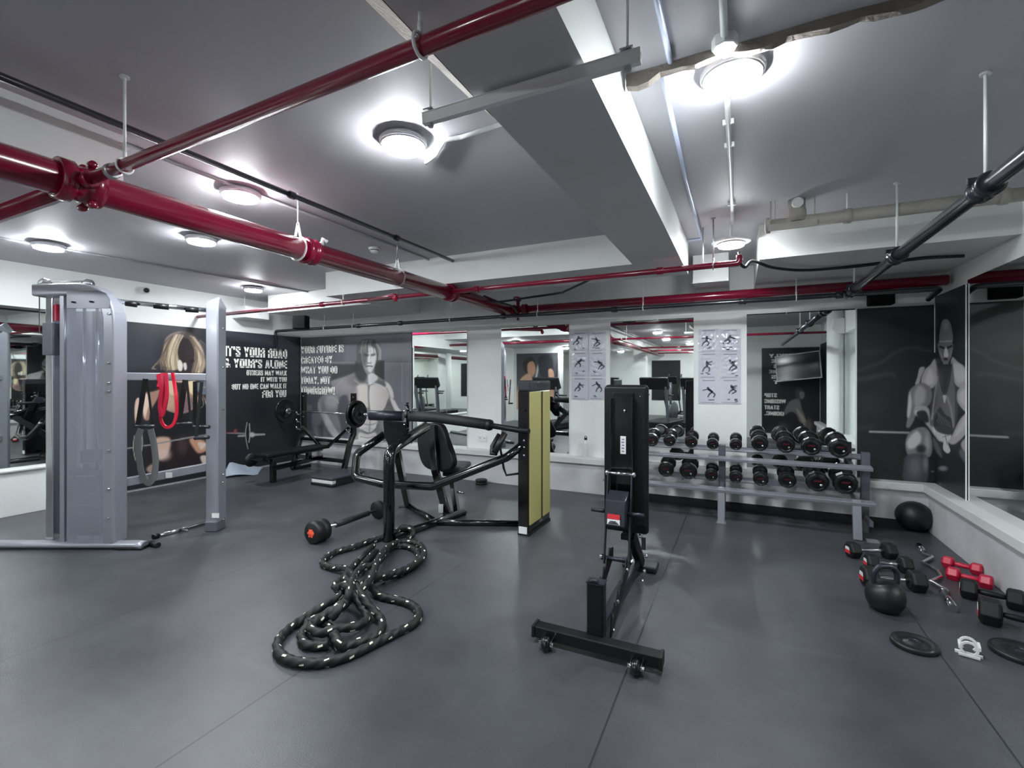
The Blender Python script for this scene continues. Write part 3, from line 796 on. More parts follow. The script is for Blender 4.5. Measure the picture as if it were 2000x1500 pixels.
# --- black corner mural, folded round the corner: seated athlete
def paint_athlete(x, y):
    A = Art(x, y, (25, 27, 31))
    z = lambda L: [(1670 + a / 3.409, 560 + b / 3.409) for a, b in L]
    P = lambda L, c, b=3, al=1.0: A.poly(z(L), c, b, al)
    A.line(z([(20, 560), (180, 500), (250, 450), (370, 405), (500, 430)]), 5, 62, 8, .7)
    A.line(z([(20, 620), (100, 605), (220, 580), (260, 590)]), 8, 60, 9, .7)
    A.line(z([(60, 440), (170, 430)]), 10, 44, 10, .7)
    A.ell(*z([(100, 790)])[0], 26, 22, (40, 42, 46), .9, .6); A.ell(*z([(700, 420)])[0], 18, 26, (44, 46, 52), .9, .7)
    A.line(z([(20, 940), (110, 935)]), 8, 52, 8, .7)
    A.line(z([(98, 965), (355, 972)]), 4.0, 150, 2.2, .9, False)
    A.line(z([(770, 985), (900, 1000)]), 4.0, 120, 2.2, .9, False)
    g1, g2, g3 = (112, 110, 113), (156, 153, 155), (192, 189, 190)
    # torso under the vest
    P([(535, 480), (660, 470), (700, 600), (690, 760), (660, 960), (520, 960), (500, 800), (520, 620)], (62, 62, 66))
    # far-left arm sliver
    P([(430, 540), (415, 600), (400, 650), (425, 650), (440, 600), (465, 540)], (150, 148, 150), 2)
    # right shoulder / arm (viewer left)
    P([(530, 480), (500, 520), (460, 560), (440, 640), (500, 680), (540, 640), (545, 540)], g2)
    P([(505, 540), (470, 600), (475, 650), (520, 640)], g3, 6, .7)
    P([(440, 640), (370, 680), (352, 740), (350, 860), (340, 930), (365, 935), (400, 870), (410, 800), (480, 800), (512, 740), (500, 670)], g1)
    P([(425, 660), (395, 720), (400, 790), (460, 770), (470, 690)], g2, 7, .9)
    P([(365, 700), (352, 780), (345, 860), (362, 865), (378, 780)], g3, 4, .8)
    P([(400, 800), (440, 790), (490, 810), (500, 880), (510, 930), (600, 1000), (560, 1030), (500, 950), (440, 880), (395, 850)], g2)
    P([(400, 830), (430, 830), (440, 880), (420, 870)], g3, 3)
    P([(412, 835), (470, 830), (490, 900), (430, 895)], (30, 30, 33), 4, .9)
    P([(510, 905), (560, 950), (610, 1000), (590, 1040), (530, 980)], g3, 4, .85)
    # left arm (viewer right)
    P([(640, 470), (690, 505), (735, 540), (755, 620), (750, 680), (690, 670), (650, 610)], g2)
    P([(660, 510), (715, 530), (735, 610), (690, 640), (655, 580)], g3, 7, .7)
    P([(755, 660), (690, 680), (680, 760), (730, 830), (770, 830), (800, 740)], g2)
    P([(735, 690), (700, 700), (695, 760), (745, 790)], g3, 6, .7)
    P([(765, 830), (700, 880), (650, 980), (620, 1030), (660, 1050), (730, 990), (790, 900)], g2)
    P([(740, 850), (690, 930), (660, 1000), (700, 970), (750, 900)], g3, 5, .6)
    # hands
    P([(575, 965), (630, 965), (640, 1000), (620, 1040), (635, 1090), (615, 1110), (585, 1080), (590, 1020)], g3, 2.5)
    A.line(z([(600, 990), (615, 1050)]), 1.4, 70, 1.6, .8); A.line(z([(585, 1000), (640, 985)]), 1.2, 70, 1.4, .7)
    # vest
    P([(548, 500), (565, 620), (595, 725), (625, 640), (645, 500), (660, 620), (665, 760), (650, 950), (520, 930), (505, 880), (540, 760)], (98, 96, 99), 2.5)
    A.line(z([(552, 520), (568, 640), (596, 722), (626, 640), (642, 520)]), 2.0, 30, 1.4, .95)
    A.line(z([(546, 600), (535, 700), (510, 880)]), 3, 176, 3, .7)
    A.line(z([(610, 730), (640, 820), (655, 930)]), 4, 150, 4, .7)
    P([(560, 560), (596, 700), (622, 600), (636, 510), (550, 510)], (34, 34, 38), 3)
    P([(585, 725), (607, 725), (600, 770), (592, 770)], 176, 2)
    P([(530, 860), (565, 800), (600, 850), (640, 880), (640, 980), (560, 970), (525, 930)], (54, 54, 58), 3)
    for k in range(7):
        A.line(z([(545 + 14 * k, 830 + 12 * k), (560 + 12 * k, 870 + 10 * k), (540 + 16 * k, 900 + 6 * k)]), 1.2, 128, 1.4, .7)
    # head: tall pale cap, beard
    P([(545, 380), (548, 460), (575, 520), (600, 700), (628, 520), (648, 460), (650, 370)], (32, 32, 36), 2.5)
    P([(565, 370), (568, 270), (585, 222), (615, 218), (640, 260), (648, 370)], (126, 124, 128), 2.5)
    A.ell(*z([(606, 262)])[0], 5, 8, (168, 166, 170), .9, .7)
    P([(556, 372), (646, 372), (648, 440), (625, 500), (606, 512), (580, 500), (558, 440)], (120, 118, 120), 2.5)
    A.line(z([(560, 366), (644, 362)]), 2, 190, 1.8, .8)
    A.line(z([(568, 400), (594, 410)]), 3.6, 26, 2, .95); A.line(z([(612, 410), (642, 395)]), 3.6, 26, 2, .95)
    P([(598, 410), (612, 410), (622, 460), (604, 470), (590, 460)], 206, 2.5)
    A.line(z([(566, 430), (580, 470)]), 2.4, 172, 2.4, .8); A.line(z([(640, 430), (630, 470)]), 2.2, 160, 2.4, .7)
    A.ell(*z([(604, 482)])[0], 4, 2.2, 24, .5, .95); A.line(z([(588, 512), (620, 512)]), 2, 150, 1.6, .8)
    # knees and legs
    P([(400, 945), (460, 935), (500, 975), (515, 1060), (500, 1130), (440, 1140), (360, 1130), (335, 1060), (350, 985)], g1)
    P([(365, 1000), (410, 960), (440, 1000), (420, 1060), (360, 1080), (345, 1040)], g3, 6, .85)
    A.ell(*z([(480, 1040)])[0], 5, 18, (150, 148, 150), .8, .8)
    A.ell(*z([(440, 1080)])[0], 9, 8, (36, 36, 40), .7, .9)
    P([(350, 1120), (470, 1120), (490, 1200), (470, 1300), (330, 1290), (325, 1180)], (62, 63, 68), 5)
    A.ell(*z([(400, 1200)])[0], 13, 20, (110, 110, 114), .9, .7); A.ell(*z([(470, 1180)])[0], 5, 14, (130, 130, 134), .9, .7)
    P([(520, 1000), (560, 1060), (580, 1140), (540, 1100), (520, 1050)], (84, 84, 88), 4)
    P([(790, 980), (720, 1020), (705, 1060), (740, 1110), (790, 1090)], g2, 4)
    P([(700, 1080), (760, 1130), (760, 1200), (700, 1130)], (100, 100, 104), 5, .8)
    A.ell(*z([(585, 1210)])[0], 9, 5, (128, 130, 136), .7, .9)
    A.ell(*z([(515, 1230)])[0], 3.5, 1.5, 110, .8, .8); A.ell(*z([(565, 1315)])[0], 3, 3, 100, .8, .7)
    A.noise(1.5, 20, 8)
    return A
t = thing('wall_mural', 'black mural folded round the corner, with a seated bearded athlete', 'poster', (1.5, 5.9, LED))
MB().bb((1.105, 5.984, LED), (1.736, 5.998, 2.22)).build('backing_panel', 'black_matt', t)
print_mesh((1.105, 5.982, LED), (.64, 0, 0), (0, 0, 1.76), 130, 220, paint_athlete, 'px', t, 1.3)
MB().bb((1.736, 5.262, LED), (1.749, 5.984, 2.3)).build('backing_panel', 'black_matt', t)
print_mesh((1.7345, 5.262, LED), (0, .72, 0), (0, 0, 1.84), 130, 240, paint_athlete, 'px', t, 1.3)
MB().bb((1.725, 5.255, LED), (1.7335, 5.262, 2.3)).build('edge_strip', 'white_steel', t)
MB().bb((1.728, 5.972, 1.75), (1.734, 5.98, 2.24)).build('edge_strip', 'white_steel', t)

# --- murals behind the camera, which only the mirrors show
def paint_hammer(x, y):
    A = Art(x, y, (62, 64, 70))
    A.poly([(0, 0), (100, 0), (100, 40), (0, 60)], (84, 86, 92), 12, .8)
    A.poly([(18, 14), (34, 6), (46, 14), (48, 26), (44, 36), (34, 40), (22, 34), (16, 24)], (58, 50, 48), 2)
    A.poly([(28, 18), (40, 14), (46, 22), (47, 32), (42, 40), (34, 42), (28, 34)], (206, 158, 130), 2)
    A.poly([(12, 44), (28, 36), (38, 42), (40, 56), (60, 70), (50, 100), (0, 100), (2, 60)], (212, 170, 144), 3)
    A.line([(20, 52), (36, 50)], 2, (40, 30, 30), 2, .8)
    A.line([(46, 52), (54, 22)], 5, (196, 198, 200), 1.5)
    A.poly([(54, 8), (82, 4), (90, 24), (84, 44), (60, 40)], (52, 54, 62), 4)
    A.poly([(78, 30), (90, 32), (92, 60), (88, 92), (76, 92), (80, 60)], (222, 176, 148), 2)
    A.poly([(20, 90), (98, 84), (98, 100), (20, 100)], (32, 33, 38), 3)
    return A
def paint_runner(x, y):
    A = Art(x, y, (24, 25, 30))
    A.poly([(58, 62), (62, 56), (70, 57), (74, 62), (71, 70), (63, 72)], (58, 56, 60), 2)
    A.poly([(66, 62), (74, 62), (74, 69), (68, 71)], (112, 108, 110), 1.5)
    A.poly([(46, 78), (56, 72), (66, 72), (70, 84), (76, 98), (68, 104), (60, 92), (48, 90), (38, 104), (34, 100)], (110, 106, 106), 2.5)
    A.poly([(60, 84), (70, 92), (80, 104), (74, 108)], (150, 142, 132), 2)
    A.poly([(30, 102), (46, 92), (60, 96), (66, 118), (30, 118)], (20, 21, 26), 3)
    A.ell(38, 112, 10, 8, (62, 60, 60), .8); A.ell(82, 106, 6, 8, (86, 80, 74), .8)
    return A
def paint_lion(x, y):
    A = Art(x, y, (22, 23, 27))
    A.ell(50, 62, 26, 12, (206, 176, 140), .4); A.ell(50, 72, 18, 14, (90, 30, 30), .4)
    A.line([(30, 60), (34, 84), (50, 92), (66, 84), (70, 60)], 6, (214, 206, 200), 3)
    A.line([(35, 62), (65, 62)], 4, (60, 50, 46), 3, .8)
    return A
t = thing('wall_mural', 'colour print of a woman shouldering a hammer, seen only as a reflection', 'poster', (-6.3, -2.99, .3))
MB().bb((-7.08, -2.999, .4), (-5.54, -2.985, 2.35)).build('backing_panel', 'black_matt', t)
print_mesh((-7.08, -2.983, .4), (1.54, 0, 0), (0, 0, 1.95), 80, 120, paint_hammer, (100, 100), t)
MB().bb((-5.52, -3.0, .3), (-5.46, -2.96, 2.4)).build('edge_strip', 'white_plastic', t)
t = thing('wall_mural', 'black print of a crouching athlete lettered STOP WISHING START DOING, in the mirror', 'poster', (1.1, -1.29, .13))
MB().bb((.5, RY + .001, .13), (1.72, RY + .015, 2.24)).build('backing_panel', 'black_matt', t)
print_mesh((1.72, RY + .017, .13), (-1.22, 0, 0), (0, 0, 2.11), 110, 130, lambda x, y: paint_runner(100 - x, y), (100, 120), t)
tx = MB()
for i, (s_, w_) in enumerate((('STOP', .27), ('WISHING', .46), ('START', .32), ('DOING.', .42))):
    tx.text(s_, (.56 + w_, RY + .02, 1.02 - .15 * i), (-w_, 0, 0), (0, 0, .1))
tx.build('lettering', 'letter_white', t, label='lower white block of words')
tx = MB()
for i, s_ in enumerate(('QUICKLY', 'THE', 'S', 'SOME', 'S', 'T')):
    w_ = .1 * len(s_); tx.text(s_, (.66 + w_ + .05 * (i % 3), RY + .02, 2.0 - .13 * i), (-w_, 0, 0), (0, 0, .09))
tx.build('lettering', 'letter_white', t)

t = thing('wall_mural', 'plain black mural on the right wall behind the photographer', 'poster', (1.745, 0, LED))
MB().bb((1.735, -1.28, LED), (1.749, 1.2, 2.3)).build('backing_panel', 'black_matt', t)
t = thing('wall_mural', 'plain black mural at the far end of the rear room, only in the mirrors', 'poster', (-5.4, YF, .4))
MB().bb((-6.6, YF + .001, .5), (-5.0, YF + .02, 2.2)).build('backing_panel', 'black_matt', t)

# ---------------------------------------------------------------- ceiling lamps
def lamp(p, label, r=.108, stem=0.0):
    """flat round LED lamp: shallow pan on the ceiling, glowing diffuser below it"""
    x, y, z = p
    t = thing('ceiling_lamp', label, 'lamp', (x, y, z), 'round LED lamps on the ceiling')
    if stem:
        MB().lathe([(.0, z + .02), (.145, z + .022), (.15, z + .03), (.09, z + .05), (.02, z + .07), (0, z + .07)], (x, y, 0)).build('pan', 'white_steel', t)
        MB().cyl((x, y, z + .06), (x, y, ZC), .012).build('stem', 'white_steel', t)
    else:
        MB().lathe([(0, z + .013), (r + .006, z + .013), (r + .016, z + .018), (r + .018, z + .034), (r + .008, z + .045), (r - .02, z + .05), (r - .03, max(ZC, z + .052)), (0, max(ZC, z + .052))], (x, y, 0)).build('pan', 'lamp_grey', t)
    MB().lathe([(r + .001, z + .013), (r + .006, z + .013), (r + .006, z + .009), (r + .001, z + .009)], (x, y, 0), seg=36).build('rim', 'white_steel', t)
    MB().lathe([(0, z - .013), (r * .5, z - .0125), (r * .85, z - .010), (r * .97, z - .006), (r, z + .011)], (x, y, 0), seg=36).build('diffuser', 'light_diffuser', t)
    return t
def lz(px, py, h): return Q(px, py, 915 * h / (738 - py))
lamp(lz(1430, 157, 1.232), 'round ceiling lamp in the right bay, in front of the broken plaster lip')
lamp(lz(788, 289, 1.222), 'round ceiling lamp in the middle bay, left of the big beam')
lamp(lz(470, 387, 1.222), 'round ceiling lamp just above the thick red pipe, beside the long black pipe')
lamp(lz(393, 474, 1.222), 'round ceiling lamp under the thick red pipe, over the cable machine')
lamp(lz(95, 486, 1.222), 'round ceiling lamp farthest left, on the thin conduit')
lamp(lz(495, 568, 1.222), 'small-looking ceiling lamp in the far left corner, behind the white duct box')
lamp(lz(1428, 480, 1.10), 'hanging ceiling lamp on a short stem at the far end of the white conduit', r=.1, stem=1)
for i, (x, y) in enumerate(((-2.0, -1.2), (-2.1, -3.6), (-5.2, -2.8), (-4.0, -5.6), (-1.6, -5.9), (-5.6, .2))):  # lamps added out of view to light the rear room in the mirrors
    n = ('left of the aisle nearest the photographer', 'in the middle of the rear room', 'behind the short left wall', 'at the far left of the rear room', 'at the far right of the rear room', 'in the left bay nearest the photographer')[i]
    lamp((x, y, 2.722 if not (x < -2.93) else (2.482 if y < 1.33 else 2.722)), 'round ceiling lamp ' + n + ', added to light the mirrored room')

# ---------------------------------------------------------------- pipes
def pipe(name, pts, r, m, label, cat='pipe', bends=0, group=None, seg=18):
    pts = [Vector(p) for p in pts]
    t = thing(name, label, cat, pts[0], group)
    MB().tube(fillet(pts, bends) if bends else pts, r, seg).build('pipe_run', m, t)
    return t
def collar(t, p, ax, r, l, m, name='coupling', flange=False):
    p = Vector(p); a = Vector({'X': (1, 0, 0), 'Y': (0, 1, 0), 'Z': (0, 0, 1)}[ax])
    b = MB()
    if flange:
        b.lathe([(r * .8, -l / 2), (r, -l / 2), (r, -l * .18), (r * .86, -l * .14), (r * .86, l * .14), (r, l * .18), (r, l / 2), (r * .8, l / 2)], p, ax, 24)
    else:
        b.lathe([(r * .86, -l / 2), (r, -l * .4), (r, l * .4), (r * .86, l / 2)], p, ax, 24)
    return b.build(name, m, t)
XM = -2.76; ZM = 2.4
t = pipe('sprinkler_pipe', [(XM, -7.4, ZM), (XM, 5.62, ZM)], .075, 'red_pipe', 'thick red pipe running the length of the room from upper left to the far wall', seg=28)
p = onX(604, 494, XM); collar(t, (XM, p.y, ZM), 'Y', .092, .09, 'red_pipe', flange=True)
p = onX(880, 580, XM); collar(t, (XM, p.y, ZM), 'Y', .09, .12, 'red_pipe', flange=True)
collar(t, (XM, 1.075, ZM), 'Y', .094, .16, 'red_pipe', flange=True)
b = MB()
for a in (-1, 1):
    for s_ in (1,):
        c = Vector((XM + a * .045, 1.075 + s_ * .035, ZM)); 
        for u in (-1, 1):
            MB().lathe([(.0, -.02), (.013, -.02), (.018, -.012), (.018, .012), (.013, .02), (0, .02)], c + Vector((0, 0, .093 * u)), 'X', 12).build('clamp_bolt', 'red_pipe', t)
p = onX(625, 488, XM)
MB().tube([(XM + .02, p.y, ZM + .07), (XM + .03, p.y, ZM + .11), (XM + .05, p.y + .02, ZM + .09)], .016, 10).build('valve_stub', 'white_steel', t)
t = pipe('sprinkler_pipe', [(XM + .09, 1.075, ZM), (1.74, .99, ZM)], .025, 'red_pipe', 'thin red branch pipe crossing the ceiling from the thick pipe up to the right')
collar(t, (XM + .1, 1.075, ZM), 'X', .036, .06, 'red_pipe'); collar(t, (-.3, 1.03, ZM), 'X', .033, .05, 'red_pipe'); collar(t, (XM + .3, 1.075, ZM), 'X', .032, .03, 'galvanised')
t = pipe('sprinkler_pipe', [(XM - .09, 1.075, ZM), (-7.19, 1.075, ZM)], .035, 'red_pipe', 'red branch pipe leaving the thick pipe towards the left edge')
collar(t, (XM - .13, 1.075, ZM), 'X', .05, .07, 'red_pipe')
t = pipe('sprinkler_pipe', [(XM, 5.62, ZM), (1.72, 5.62, ZM)], .05, 'red_pipe', 'red pipe running along the far wall above the mirrors')
collar(t, (XM, 5.62, ZM), 'X', .07, .16, 'red_pipe', flange=True); collar(t, (XM + .22, 5.62, ZM), 'X', .07, .06, 'red_pipe', flange=True)
b = MB().cyl((XM + .12, 5.62, ZM), (XM + .12, 5.62, ZM + .13), .022).cyl((XM + .12, 5.62, ZM), (XM + .12, 5.62, ZM - .14), .016)
b.torus((XM + .12, 5.6, ZM + .14), .045, .01, (0, .5, 1)); b.build('valve', 'red_pipe', t)
p0 = onY(385, 625, 4.19); p1 = onY(1450, 525, 4.08)
t = pipe('sprinkler_pipe', [(-7.18, 4.19, ZM), (.0, 4.08, ZM), (.0, 4.08, ZM + .06)], .024, 'red_pipe', 'thin red pipe crossing under the cross beam with an upturned elbow at its right end', bends=.03)
for x in (-4.6, -2.4, -.6): collar(t, (x, 4.19 - .11 * (x + 7.18) / 7.18, ZM), 'X', .031, .06, 'red_pipe')
MB().tube([(.0, 4.08, ZM + .05), (.0, 4.08, ZM + .085)], .012).build('sprinkler_head', 'chrome', t)
a = onY(712, 600, 4.17); b_ = onY(775, 607, 3.95)
t = pipe('sprinkler_pipe', [(a.x, 4.17, ZM), (b_.x, 3.93, ZM - .02), (b_.x, 3.93, ZM - .05)], .02, 'red_pipe', 'short red stub with a sprinkler head, off the thin red pipe', bends=.02)
MB().lathe([(.0, -.05), (.02, -.05), (.022, -.03), (.034, -.02), (.034, 0), (0, 0)], (b_.x, 3.93, ZM - .04)).build('sprinkler_head', 'red_thread', t)
# black gas / drain lines
XB = .93; ZB = 2.3
t = pipe('black_pipe', [(-7.15, 5.45, ZB - .3), (-7.15, 5.45, ZB), (1.62, 5.45, ZB), (1.62, 5.75, ZB - .05)], .024, 'black_pipe', 'long black pipe along the far wall under the red pipe', bends=.04)
for px in (700, 782, 983, 1200, 1450, 1640, 1870):
    x = onY(px, 600, 5.45).x
    if x < 1.58: collar(t, (x, 5.45, ZB), 'X', .034, .07, 'black_pipe')
t = pipe('black_pipe', [(XB, 5.45, ZB), (XB, -1.0, ZB)], .034, 'black_pipe', 'black pipe running overhead down the right side of the room')
collar(t, (XB, 5.36, ZB), 'Y', .05, .12, 'black_pipe')
for px in (1668, 1752, 1925):
    y = onX(px, 500, XB).y
    collar(t, (XB, y, ZB), 'Y', .052, .10, 'black_pipe', flange=True)
    MB().bb((XB - .06, y - .012, ZB + .02), (XB + .06, y + .012, ZB + .045)).build('saddle', 'black_pipe', t)
    MB().cyl((XB, y, ZB + .03), (XB, y, ZC), .007, 10).build('hanger_rod', 'white_steel', t)
    MB().lathe([(.02, ZC - .008), (.02, ZC)], (XB, y, 0)).build('rod_flange', 'white_steel', t)
t = pipe('black_pipe', [(-2.69, -7, 2.72), (-2.69, 4.13, 2.72)], .017, 'black_pipe', 'straight black pipe tight under the ceiling, above the thick red pipe')
y = onX(570, 387, -2.69).y; collar(t, (-2.69, y, 2.72), 'Y', .025, .05, 'black_pipe')
y = onX(775, 467, -2.69).y; collar(t, (-2.69, y, 2.72), 'Y', .025, .05, 'black_pipe')
# pipe hangers: rods with clevis loops
def hanger(x, y, zp, rp, label, col='white_steel', zt=ZC):
    t = thing('pipe_hanger', label, 'pipe hanger', (x, y, zt), 'steel pipe hangers')
    MB().cyl((x, y, zp + rp + .1), (x, y, zt), .0055, 10).build('rod', col, t)
    MB().lathe([(.018, zt - .007), (.018, zt)], (x, y, 0)).build('flange', col, t)
    L = []
    for k in range(17):
        a = math.radians(-60 + 300 * k / 16 + 180)
        L.append((x + (rp + .004) * math.sin(math.radians(20 + 320 * k / 16)), y, zp + (rp + .004) * math.cos(math.radians(20 + 320 * k / 16))))
    L = [(x, y, zp + rp + .1)] + L + [(x, y, zp + rp + .1)]
    MB().tube(L, .010, ry=.003, up=(0, 1, 0), square=True).build('clevis', col, t)
    return t
def hangerx(x, y, zp, rp, label, col='white_steel', zt=ZC):
    """hanger for a pipe running left to right"""
    t = thing('pipe_hanger', label, 'pipe hanger', (x, y, zt), 'steel pipe hangers')
    MB().cyl((x, y, zp + rp + .03), (x, y, zt), .0055, 10).build('rod', col, t)
    MB().lathe([(.018, zt - .007), (.018, zt)], (x, y, 0)).build('flange', col, t)
    MB().torus((x, y, zp), rp + .006, .005, (1, 0, 0), 20, 8).cyl((x, y, zp + rp), (x, y, zp + rp + .035), .008, 8).build('ring', col, t)
    return t
hanger(XM, onX(582, 470, XM).y, ZM, .075, 'white rod hanger with a triangular loop on the thick red pipe, beside its nearer coupling')
hanger(XM, onX(776, 520, XM).y, ZM, .075, 'white rod hanger on the thick red pipe, in front of the cross beam', 'galvanised')
hangerx(onY(243, 290, 1.07).x, 1.071, ZM, .025, 'white rod hanger on the thin red branch pipe, near the pipe crossing')
hangerx(onY(822, 70, 1.035).x, 1.032, ZM, .025, 'white rod hanger on the thin red branch pipe, above the middle bay lamp')
hangerx(onY(1393, 520, 4.08).x, 4.085, ZM, .024, 'thin grey rod on the thin red pipe near its right end', 'galvanised')
for px, lb in ((634, 'by the black speaker over the left mural'), (690, 'left of the short sprinkler stub'), (880, 'below the red pipe crossing'), (1050, 'right of the thick red pipe'), (1256, 'over the mirror between the pillars'), (1555, 'left of the black pipe junction')):
    x = onY(px, 600, 5.45).x
    zt = HB + .02 if x < -4.52 else (HB if x > .147 else ZC)
    hangerx(x, 5.45, ZB, .024, 'white rod hanger on the black wall pipe, ' + lb, zt=zt)
hangerx(-4.25, 4.146, ZM, .024, 'white rod hanger on the thin red pipe, over the bench press', zt=HB)
# conduits
t = pipe('conduit', [(-3.0, 1.35, ZC - .012), (-3.0, 4.13, ZC - .012)], .011, 'grey_conduit', 'thin grey conduit on the ceiling beside the black pipe')
p = lz(95, 486, 1.25)
t = pipe('conduit', [(p.x, 1.34, ZC - .012), (p.x, 2.0, ZC - .012), (lz(640, 545, 1.26).x - 1.0, 5.8 - .9, ZC - .012)], .011, 'grey_conduit', 'thin grey conduit linking the ceiling lamps at the far left')
t = pipe('conduit', [(-.05, .3, ZC - .014), (-.05, 4.25, ZC - .014)], .013, 'white_steel', 'white conduit along the right bay leading to the hanging lamp')
p = lz(1430, 86, 1.25); MB().lathe([(.042, ZC - .04), (.046, ZC - .036), (.046, ZC), (.0, ZC)], (-.05, p.y, 0), seg=8, smooth=False).build('junction_box', 'white_steel', t)
for py in (240, 285, 400):
    p = lz(1430, py, 1.26); MB().box((-.05, p.y, ZC - .012), (.05, .014, .024)).build('conduit_clip', 'white_steel', t)
t = pipe('conduit', [(-.25, 1.3, ZC - .01), (-.25, 1.97, ZC - .01)], .011, 'blue_conduit', 'short bluish conduit beside the big beam, ending at the plaster lip')
t = pipe('conduit', [(-.29, 2.04, ZC - .01), (-.31, 3.2, ZC - .01), (-.31, 4.6, ZC - .01), (-.44, 4.6, ZC - .01)], .011, 'blue_conduit', 'bluish conduit beside the big beam, beyond the plaster lip', bends=.03)
t = pipe('conduit', [lz(832, 318, 1.25), lz(852, 300, 1.25), lz(868, 273, 1.255), lz(900, 268, 1.262), lz(985, 240, 1.27)], .012, 'white_steel', 'bent white conduit beside the middle bay lamp', bends=.03)
# rods with nothing on them
for px, lb in ((1373, 'left'), (1393, 'right')):
    q = onY(px, 500, 4.3)
    if px == 1373: tag(MB().cyl((q.x, 4.3, 2.42), (q.x, 4.3, ZC), .005, 8).build('threaded_rod', 'galvanised'), 'bare threaded rod hanging left of the hanging lamp', 'rod')
# strut channel on two rods
y = 1.42
xa = onY(828, 237, y).x; xb = onY(1252, 97, y).x; zs = 2.458
t = thing('strut_channel', 'white steel strut channel hung on two rods under the big beam', 'strut', ((xa + xb) / 2, y, zs))
b = MB().bb((xa, y - .011, zs - .022), (xb, y - .009, zs + .018)).bb((xa, y + .009, zs - .022), (xb, y + .011, zs + .018)).bb((xa, y - .009, zs - .022), (xb, y + .009, zs - .02)).bb((xa, y - .016, zs + .016), (xb, y + .016, zs + .018))
b.build('channel', 'white_steel', t)
for x in (xa + .03, xb - .04):
    MB().cyl((x, y, zs - .03), (x, y, ZC), .005, 10).build('rod', 'white_steel', t)
    MB().lathe([(.012, zs - .034), (.012, zs - .022)], (x, y, 0), seg=6, smooth=False).bb((x - .02, y - .02, zs + .022), (x + .02, y + .02, zs + .027)).build('nut', 'galvanised', t)
# beige drain pipe with a riser box, right bay
yb = 3.93; zb = 2.62
x0 = onY(1494, 446, yb).x
t = pipe('drain_pipe', [(x0, yb, zb), (1.74, yb, zb)], .042, 'beige_pipe', 'beige drain pipe under the ceiling at the right, with a capped riser')
collar(t, (x0 + .02, yb, zb), 'X', .056, .03, 'beige_pipe', 'end_flange'); 
for px in (1655, 1960): collar(t, (onY(px, 440, yb).x, yb, zb), 'X', .05, .05, 'beige_pipe')
xr = onY(1556, 400, yb).x
MB().lathe([(.062, zb), (.06, zb + .08), (.055, zb + .1), (.055, ZC)], (xr, yb, 0)).build('riser', 'beige_pipe', t)
MB().lathe([(.03, -.075), (.034, -.07), (.034, -.03)], (xr, yb, zb + .12), 'Y').torus((xr, yb - .072, zb + .12), .03, .007, (0, 1, 0)).build('cleanout_cap', 'white_plastic', t)
b = MB().bb((x0 + .02, yb - .06, zb - .055), (xr + .12, yb - .05, zb - .01)).bb((x0 + .03, yb - .055, zb + .02), (x0 + .04, yb - .045, zb + .16)).bb((xr + .1, yb - .055, zb + .02), (xr + .108, yb - .045, zb + .15)).bb((x0 + .06, yb - .055, zb + .02), (x0 + .065, yb - .045, ZC))
b.build('bracket', 'beige_pipe', t)
for px in (1655,):
    x = onY(px, 440, yb).x
    MB().cyl((x, yb, zb + .03), (x, yb, ZC), .006, 8).build('hanger_rod', 'white_steel', t)
# cables
def cable(pts, r, label, m='black_cable', n=6):
    o = MB().tube(spline(pts, n), r, 8).build('cable', m); tag(o, label, 'cable'); return o
cable([(.0, 4.1, ZM + .01), (.04, 4.18, ZM - .015), (.1, 4.3, 2.455), (.25, 4.6, 2.45), (.5, 4.9, 2.462), (.8, 5.0, 2.474), (1.1, 4.97, 2.477), (1.35, 4.9, 2.475), (1.6, 4.9, 2.465)], .013, 'black cable sagging under the white boxed beam at the right')
cable([onY(1185, 531, 4.4), onY(1105, 568, 4.5), onY(1095, 572, 4.7), onY(1040, 580, 4.9), onY(960, 590, 4.9), onY(920, 575, 4.6), onY(923, 568, 4.4)], .012, 'black cable looping below the cross beam near the thick red pipe')
cable([onY(945, 578, 4.9), onY(975, 590, 5.1), onY(1000, 598, 5.3), onY(1010, 610, 5.5)], .012, 'short black cable running down to the red valve')
# speakers
def speaker(c, d, label, ang=0):
    t = thing('wall_speaker', label, 'speaker', c, 'black wall speakers')
    R = Euler((0, 0, ang)).to_matrix()
    MB().box(c, d, R).build('cabinet', 'speaker_black', t, bevel=.01)
    f = R @ Vector((0, -d[1] / 2 - .003, 0))
    MB().box(Vector(c) + f, (d[0] * .86, .006, d[2] * .86), R).build('grille', 'speaker_black', t)
    MB().box(Vector(c) - f * 1.15, (.05, .05, .05), R).build('bracket', 'black_satin', t)
c = onY(588, 630, 4.82); speaker((c.x, 4.82, c.z), (.2, .13, .2), 'small black speaker high on the far wall over the left mural corner', .4)
c = onY(1721, 575, 5.84); speaker((c.x, 5.86, 2.33), (.21, .12, .2), 'small black speaker above the right corner mural, behind the pipes')
